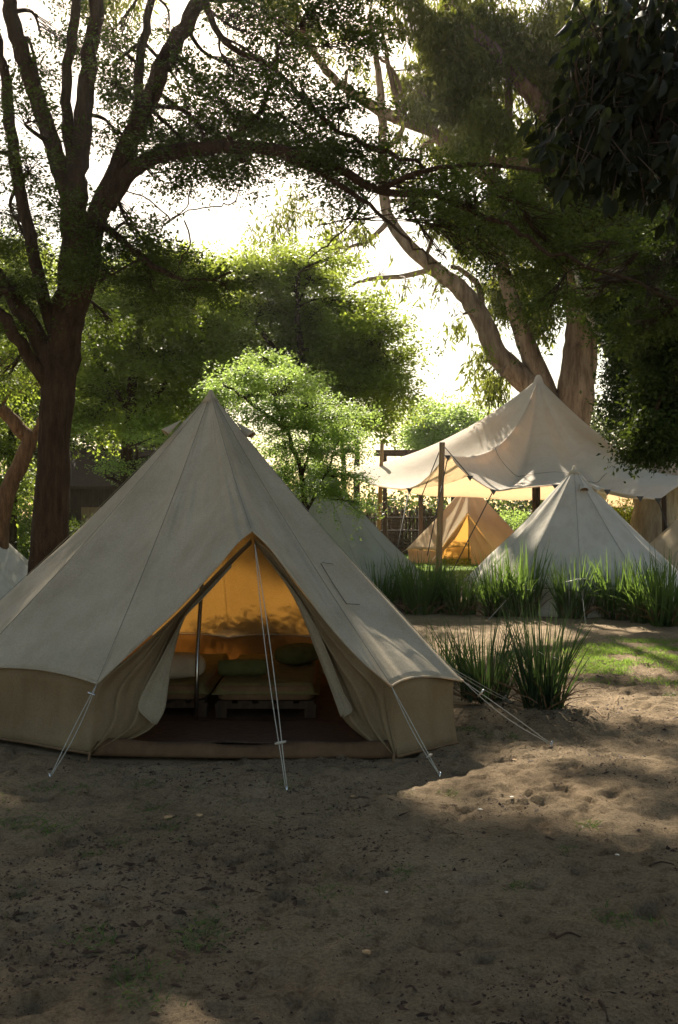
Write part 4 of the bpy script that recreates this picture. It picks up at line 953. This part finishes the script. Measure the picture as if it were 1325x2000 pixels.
for k in range(60):      # the crown above the frame, which shades the clearing
    T.clump(T.r.uniform(150, 900), T.r.uniform(-360, -10), d+T.r.uniform(-3, 5), 75, 46, 42, rd=1.8, link_=False)
for k in range(26):
    T.clump(T.r.uniform(520, 1500), T.r.uniform(-420, -20), d+T.r.uniform(-4, 4), 110, 70, 46, rd=2.5, link_=False)
T.build()

d = 31
T = Tree('gum_tree', 'pale barked gum trunk at the right edge, standing behind the white tent', 'tree', (atp(1285, d), d, 0), M['bark_pale'], M['lf_right'], 'bush', 42, lsize=0.13)
T.limb([(1276, gy(d), d, 50), (1278, 1040, d, 46), (1284, 960, d, 42), (1292, 880, d, 40), (1305, 780, d, 36), (1318, 650, d, 30), (1325, 520, d, 26), (1330, 380, d, 20), (1340, 200, d, 14)], 14)
T.limb([(1295, 850, d, 16), (1250, 760, d, 14), (1190, 680, d, 12), (1150, 600, d, 8), (1120, 520, d, 5)])
for c in [(1205, 650, 30, 30, 24), (1240, 650, 60, 44, 80), (1300, 640, 60, 50, 80), (1225, 730, 34, 40, 40), (1260, 730, 60, 40, 70), (1310, 730, 50, 44, 66), (1230, 800, 50, 36, 50), (1290, 810, 50, 36, 56), (1240, 590, 70, 40, 70), (1310, 560, 60, 50, 70), (1180, 580, 50, 34, 40), (1320, 400, 70, 70, 60), (1290, 480, 70, 50, 60)]:
    T.clump(c[0], c[1], d+T.r.uniform(-2.4, 0.2), c[2], c[3], c[4]*2.2, rd=0.9, own=2.5)
T.build()
# drooping dark bough from the right, nearer
T = Tree('evergreen_tree', 'dark evergreen boughs hanging in from the right edge above the white tent', 'tree', (atp(1480, 14), 14, 0), M['bark_brown'], M['lf_right'], 'bush', 43, lsize=0.075)
T.limb([(1480, gy(14), 14, 40), (1480, 900, 14, 34), (1470, 650, 14, 28), (1460, 400, 14, 20), (1450, 150, 14, 12)], 12)
T.limb([(1475, 760, 14, 14), (1420, 720, 14, 10), (1340, 720, 14, 8), (1290, 780, 14, 5), (1260, 850, 14, 3)])
T.limb([(1470, 650, 14, 14), (1400, 600, 14, 10), (1320, 590, 14, 7), (1240, 600, 14, 4)])
for c in [(1310, 700, 50, 44, 60), (1290, 760, 40, 36, 44), (1310, 820, 36, 34, 40), (1270, 840, 34, 26, 26), (1260, 880, 28, 18, 14), (1300, 880, 28, 20, 18), (1235, 890, 18, 12, 6), (1320, 640, 50, 40, 50), (1260, 650, 50, 34, 34), (1380, 700, 60, 60, 60), (1400, 820, 60, 60, 50), (1320, 480, 50, 50, 50), (1390, 560, 60, 60, 50), (1390, 400, 70, 70, 60)]:
    T.clump(c[0], c[1], 14+T.r.uniform(-.5, .5), c[2], c[3], c[4]*2.0)
T.build()

# near broad leaves, top right
T = Tree('broadleaf_tree', 'near dark tree with large glossy leaves hanging into the top right corner', 'tree', (2.9, 4.4, 0), M['darkwood'], M['lf_dark'], 'oval', 44, lsize=0.082)
dn_ = 4.6
T.limb([(1900, 1787, dn_, 60), (1880, 1200, dn_, 52), (1850, 600, dn_, 46), (1750, 200, dn_, 36), (1600, 0, dn_, 24), (1500, -120, dn_, 16)], 12)
T.limb([(1750, 200, dn_, 24), (1500, 120, dn_, 14), (1350, 110, dn_, 8), (1200, 180, dn_, 4), (1130, 250, dn_, 2)])
T.limb([(1600, 0, dn_, 16), (1400, -20, dn_, 9), (1250, 40, dn_, 5), (1180, 110, dn_, 3)])
T.limb([(1500, 150, dn_, 10), (1400, 220, dn_, 6), (1300, 260, dn_, 4), (1220, 290, dn_, 2)])
T.limb([(1800, 420, dn_, 14), (1500, 330, dn_, 8), (1350, 340, dn_, 4)])
r_ = T.r; s_nodes = T.nodes
def bigleaf(cx, cy, rx, ry, n, k=2):
    n = int(n*2.0); lm = np.array(s_nodes)
    c = W(cx, cy, dn_)
    for _ in range(n):
        q = np.array(W(cx+r_.normal()*rx*1.15, cy+r_.normal()*ry*1.15, dn_+r_.normal()*0.3))
        kk = r_.integers(3, 6)
        jn = np.argmin(np.linalg.norm(lm[:, :3]-q, axis=1)); b_ = lm[jn, :3]; T.twigs.tube([b_, (b_+q)/2+r_.standard_normal(3)*0.04+np.array([0, 0, 0.05]), q], [0.004, 0.003, 0.002], 4)
        P = q+r_.standard_normal((kk, 3))*0.012
        D_ = np.array([-0.25, 0, -0.8])+r_.standard_normal((kk, 3))*0.5
        T.P.append(P); T.D.append(D_); T.N.append(np.array([0, -0.7, 0.5])+r_.standard_normal((kk, 3))*0.6)
for c in [(1290, 60, 50, 50, 46), (1230, 40, 44, 36, 30), (1180, 130, 34, 30, 22), (1250, 150, 50, 40, 44), (1320, 170, 50, 60, 50), (1200, 210, 44, 34, 30), (1140, 250, 30, 22, 14), (1110, 290, 24, 24, 12), (1180, 290, 36, 30, 24), (1250, 280, 44, 36, 34), (1310, 330, 30, 40, 28), (1120, 350, 16, 18, 5), (1330, 250, 40, 50, 30), (1160, 90, 24, 24, 8), (1180, 330, 20, 20, 7)]:
    bigleaf(*c)
T.build(ratio=0.42)

# ------------------------------------------------------------------ reeds
def reed(label, px, py, h, n, spread, seed, group, m='reed', lean=0.35, wd=0.011):
    q = G(px, py); rg = np.random.default_rng(seed)
    t = thing('reed_clump', label, 'plant', (q.x, q.y, gz(q.x, q.y)), group)
    a = rg.uniform(0, 2*math.pi, n); rr = spread*np.sqrt(rg.uniform(0, 1, n))
    b = np.stack([q.x+np.cos(a)*rr, q.y+np.sin(a)*rr*0.7, np.full(n, gz(q.x, q.y)-0.01)], 1)
    ln = rg.uniform(0.0, 1, n)**1.4*lean
    a2 = a+rg.normal(0, 0.7, n)
    D_ = np.stack([np.cos(a2)*ln, np.sin(a2)*ln, np.ones(n)], 1); D_ /= np.linalg.norm(D_, axis=1, keepdims=True)
    L = h*rg.uniform(0.55, 1.12, n)
    cv = rg.uniform(0.0, 0.12, n)+0.5*(rg.random(n) < 0.12)
    blades('blades', b, D_, L, np.full(n, wd)*rg.uniform(0.7, 1.3, n), cv, M[m], t, 6)
    # withered brown blades round the foot
    k = n//4
    D2 = D_[:k].copy(); D2[:, 2] *= 0.35; D2 /= np.linalg.norm(D2, axis=1, keepdims=True)
    blades('dead_blades', b[:k], D2, L[:k]*0.5, np.full(k, wd*0.8), np.full(k, 0.4), M['hem'], t, 4)
    return t
reed('tall dark reed clump nearest the camera, right of the guy rope', 1062, 1392, 1.0, 170, 0.2, 1, 'front reed clumps', lean=0.55, wd=0.02, m='reed_shaded')
reed('tall reed clump just behind the front tent corner', 948, 1372, 0.92, 150, 0.24, 2, 'front reed clumps', lean=0.55, wd=0.018, m='reed_shaded')
reed('short reed clump half hidden behind the tent wall', 868, 1335, 0.8, 90, 0.25, 3, 'front reed clumps', lean=0.6, wd=0.015)
row = [(742, 1196, 0.95, 'reed clump in the back row, leftmost, by the front tent slope'), (775, 1192, 0.85, 'bushy reed clump second from the left in the back row'), (822, 1200, 1.0, 'tall reed clump below the front canopy pole, left side'), (858, 1196, 0.9, 'reed clump at the foot of the front canopy pole'),
       (902, 1200, 0.8, 'arching reed clump right of the canopy pole'), (972, 1202, 0.95, 'reed clump at the left corner of the white tent'), (1020, 1204, 1.1, 'tallest reed clump in front of the white tent'), (1060, 1200, 0.85, 'thin reed clump in front of the white tent middle'), (1118, 1206, 1.0, 'upright reed clump below the white tent vent'),
       (1170, 1204, 0.7, 'low reed clump right of the upright one'), (1205, 1210, 0.95, 'reed clump before the right half of the white tent'), (1262, 1216, 0.95, 'dark reed clump near the right edge'), (1300, 1222, 1.1, 'dark reed clump touching the right edge')]
for i, (px, py, h, lab) in enumerate(row): reed(lab, px, py, h*(1.12+0.02*((i*7) % 9)), 135+(i*37) % 70, 0.26, 100+i, 'reed clumps in the bed before the tents', lean=0.45, wd=0.034)

# ------------------------------------------------------------------ grass, tufts, litter
def scatter(fn, n, x0, x1, y0, y1, seed):
    rg = np.random.default_rng(seed); X = rg.uniform(x0, x1, n); Y = rg.uniform(y0, y1, n)
    k = rg.random(n) < fn(X, Y); return X[k], Y[k]
def patch_r(X, Y):
    px = X/Y*F+662.5; py = HZ+F*CAMH/Y
    c = np.exp(-(((px-1270)/160)**4))*np.exp(-(((py-1290)/42)**4))
    return c*np.clip((vnoise(X*2.2, Y*2.2, 5)-0.35)*3.2, 0, 1)
X, Y = scatter(patch_r, 90000, 2, 7, 9, 15, 4)
b = np.stack([X, Y, np.vectorize(gz)(X, Y)], 1) if len(X) else np.zeros((0, 3)); k = len(b)
D_ = np.array([0, 0, 1.0])+rng.standard_normal((k, 3))*0.4; D_ /= np.linalg.norm(D_, axis=1, keepdims=True)
tag(blades('grass_patch', b, D_, rng.uniform(0.025, 0.085, k), np.full(k, 0.006), np.full(k, 0.2), M['grass'], None, 2), 'patch of short bright grass in the sun at right', kind='stuff')
def lawn_d(X, Y): return np.clip((vnoise(X*0.8, Y*0.8, 6)-0.2)*2, 0.1, 1)*0.9
X1, Y1 = scatter(lawn_d, 60000, -9, -3, 17, 34, 5); X2, Y2 = scatter(lawn_d, 60000, 0, 12, 25.5, 45, 6)
X, Y = np.concatenate([X1, X2]), np.concatenate([Y1, Y2]); k = len(X); b = np.stack([X, Y, np.full(k, 0.0)], 1)
D_ = np.array([0, 0, 1.0])+rng.standard_normal((k, 3))*0.4; D_ /= np.linalg.norm(D_, axis=1, keepdims=True)
tag(blades('lawn_grass', b, D_, rng.uniform(0.05, 0.12, k), np.full(k, 0.016), np.full(k, 0.2), M['grass'], None, 2), 'green lawn grass beyond the tents', kind='stuff')
# sparse tufts in the foreground sand
P_, D2, L2 = [], [], []
rg = np.random.default_rng(8)
tufts = [(85, 1540, .10), (150, 1545, .08), (290, 1530, .07), (300, 1575, .09), (335, 1620, .10), (60, 1610, .12), (100, 1625, .10), (20, 1612, .1), (385, 1545, .06), (180, 1660, .05), (395, 1800, .08), (400, 1830, .10), (380, 1845, .08), (190, 1840, .10), (280, 1905, .09), (250, 1920, .08), (290, 1960, .08), (645, 1750, .06), (1010, 1735, .05), (1225, 1800, .10), (1190, 1800, .06), (1155, 1610, .06), (790, 1710, .05), (880, 1540, .05), (560, 1535, .06), (640, 1445, .04), (950, 1440, .06), (1000, 1440, .07), (910, 1430, .08), (1310, 1355, .08), (35, 1740, .04), (230, 1640, .05), (1110, 1660, .05)]
for (px, py, h) in tufts:
    q = G(px, py); n_ = 60
    for _ in range(n_):
        x, y = q.x+rg.normal()*h*0.8, q.y+rg.normal()*h*0.9
        P_.append((x, y, gz(x, y)-0.003)); dd = np.array([rg.normal()*.8, rg.normal()*.8, 0.9]); D2.append(dd/np.linalg.norm(dd)); L2.append(h*rg.uniform(.3, 1))
for _ in range(2600):
    x, y = rg.uniform(-3.6, 0.6), rg.uniform(4.2, 7.5)
    if vnoise(np.array(x*1.8), np.array(y*1.8), 12) > 0.60: P_.append((x, y, gz(x, y)-0.003)); dd = np.array([rg.normal()*.8, rg.normal()*.8, 0.8]); D2.append(dd/np.linalg.norm(dd)); L2.append(rg.uniform(.015, .05))
k = len(P_)
L2 = list(np.array(L2)*0.75)
tag(blades('grass_tufts', np.array(P_), np.array(D2), np.array(L2), np.full(k, 0.0045), np.full(k, 0.3), M['reed'], None, 3), 'sparse green tufts growing in the foreground sand', kind='stuff')
# dark litter
n_ = 150000; X = rg.uniform(-4.5, 5.5, n_); Y = 1.8+rg.uniform(0, 1, n_)**1.3*11
dens = np.clip((vnoise(X*1.1, Y*1.1, 21)*0.6+vnoise(X*4, Y*4, 22)*0.5-0.42)*2.6, 0.03, 1)
left = np.exp(-((X+0.9)/1.6)**2-((Y-4.9)/1.6)**2)*0.9; dens = np.clip(dens*(0.75+left), 0, 1)
k_ = rg.random(n_) < dens; X, Y = X[k_], Y[k_]
ins = ((X+1.3)/2.5)**2+((Y-9.8)/2.25)**2 > 1.02; X, Y = X[ins], Y[ins]
Z = np.array([gz(x, y) for x, y in zip(X, Y)]); n_ = len(X)
sz = 0.0043*np.exp(rg.normal(0, 0.5, n_)); el = np.where(rg.random(n_) < 0.18, rg.uniform(2, 5, n_), rg.uniform(1, 1.6, n_)); an = rg.uniform(0, 6.28, n_)
base = np.array([(1, 0, 0), (0.3, 0.9, 0), (-0.8, 0.5, 0), (-0.7, -0.6, 0), (0.4, -0.9, 0), (0, 0, 1.0)])
V = base[None]*np.stack([sz*el, sz, sz*0.9], 1)[:, None, :]
V = V+rg.standard_normal(V.shape)*(sz*0.22)[:, None, None]
ca, sa = np.cos(an)[:, None], np.sin(an)[:, None]
V = np.stack([V[..., 0]*ca-V[..., 1]*sa+X[:, None], V[..., 0]*sa+V[..., 1]*ca+Y[:, None], V[..., 2]+Z[:, None]-0.001], -1)
bf = np.array([(0, 1, 5), (1, 2, 5), (2, 3, 5), (3, 4, 5), (4, 0, 5)])
tag(link('leaf_litter', V.reshape(-1, 3), (bf[None]+np.arange(n_)[:, None, None]*6).reshape(-1, 3), M['litter']), 'dark scattered bark crumbs and seed litter on the sand', kind='stuff')

def twig(label, pts, r_, m='litter', z=0.008):
    q = [G(a, b_) for a, b_ in pts]; V_ = [Vector((p.x, p.y, gz(p.x, p.y)+z)) for i, p in enumerate(q)]; V_ = catmull([tuple(v) for v in V_], 4) if len(V_) > 2 else V_
    mb = MB(); mb.tube(V_, np.linspace(r_, r_*0.5, len(V_)), 5); tag(mb.build('fallen_twig', M[m]), label, 'twig', 'fallen twigs on the sand')
twig('forked dry twig on the sunny sand right of the reeds', [(1145, 1385), (1165, 1398), (1180, 1412), (1190, 1395), (1208, 1362)], 0.006, 'polewood', 0.02)
twig('dark twig lying below the reed clump', [(1105, 1388), (1130, 1396), (1150, 1400)], 0.006)
twig('long dark twig on the sand before the door rope', [(700, 1552), (712, 1558), (722, 1560)], 0.005)
twig('short twig right of the front guy ropes', [(780, 1592), (800, 1587)], 0.005)
twig('thin twig in the foreground shade, left of centre', [(490, 1742), (510, 1752)], 0.004)
twig('crooked twig at the right edge of the foreground', [(1268, 1698), (1290, 1690), (1315, 1694)], 0.006)
twig('dark twig in the lower right foreground', [(1170, 1952), (1180, 1966), (1187, 1990)], 0.007)
twig('short dark stick in the middle foreground', [(1085, 1840), (1110, 1832), (1135, 1836)], 0.006)
def fleaf(label, px, py, s_, m):
    q = G(px, py); z = gz(q.x, q.y)+0.006; a = rg.uniform(0, 6); V_ = []
    for k in range(9):
        t = k/8; w_ = math.sin(math.pi*t)**0.8*0.35
        for sg in (-1, 1): 
            x, y = (t-0.5)*s_, sg*w_*s_; V_.append((q.x+x*math.cos(a)-y*math.sin(a), q.y+x*math.sin(a)+y*math.cos(a), z+abs(sg*w_)*s_*0.6+0.15*s_*(t-.5)**2*4))
    tag(link('fallen_leaf', V_, [(2*k, 2*k+1, 2*k+3, 2*k+2) for k in range(8)], M[m], None, True, 0.001), label, 'leaf', 'fallen leaves on the sand')
fleaf('dry tan leaf on the sand below the left guy rope', 330, 1608, 0.07, 'dryleaf'); fleaf('curled tan leaf right of the first dry leaf', 390, 1605, 0.06, 'dryleaf')
fleaf('pale leaf chip in the sun streak at right', 1000, 1560, 0.035, 'paleleaf'); fleaf('white leaf chip lying beside the sun streak', 938, 1577, 0.035, 'paleleaf')
fleaf('pale leaf upright in the middle foreground', 755, 1748, 0.025, 'paleleaf'); fleaf('small pale leaf near the right edge', 1205, 1675, 0.03, 'paleleaf')
fleaf('tan leaf on the sand right of the tent wall', 1005, 1488, 0.05, 'dryleaf'); fleaf('dry leaf by the front door rope peg', 690, 1552, 0.05, 'dryleaf'); fleaf('brown leaf half buried in the foreground', 716, 1868, 0.05, 'dryleaf')

# ------------------------------------------------------------------ haze
hz = MB(); hz.box((0, 42, 17), (150, 100, 36.4))
m, n, l, out = newmat('veil_haze')
v = n.new('ShaderNodeVolumePrincipled'); v.inputs['Color'].default_value = (1, 0.95, 0.85, 1); v.inputs['Density'].default_value = 0.00035; v.inputs['Anisotropy'].default_value = 0.75  # volume added to glow towards the sun like a lens veil
l.new(v.outputs[0], out.inputs['Volume'])
tag(hz.build('haze', m, None, False), 'thin haze volume added for the glow of the lens veil', kind='stuff')
sc.cycles.volume_bounces = 0
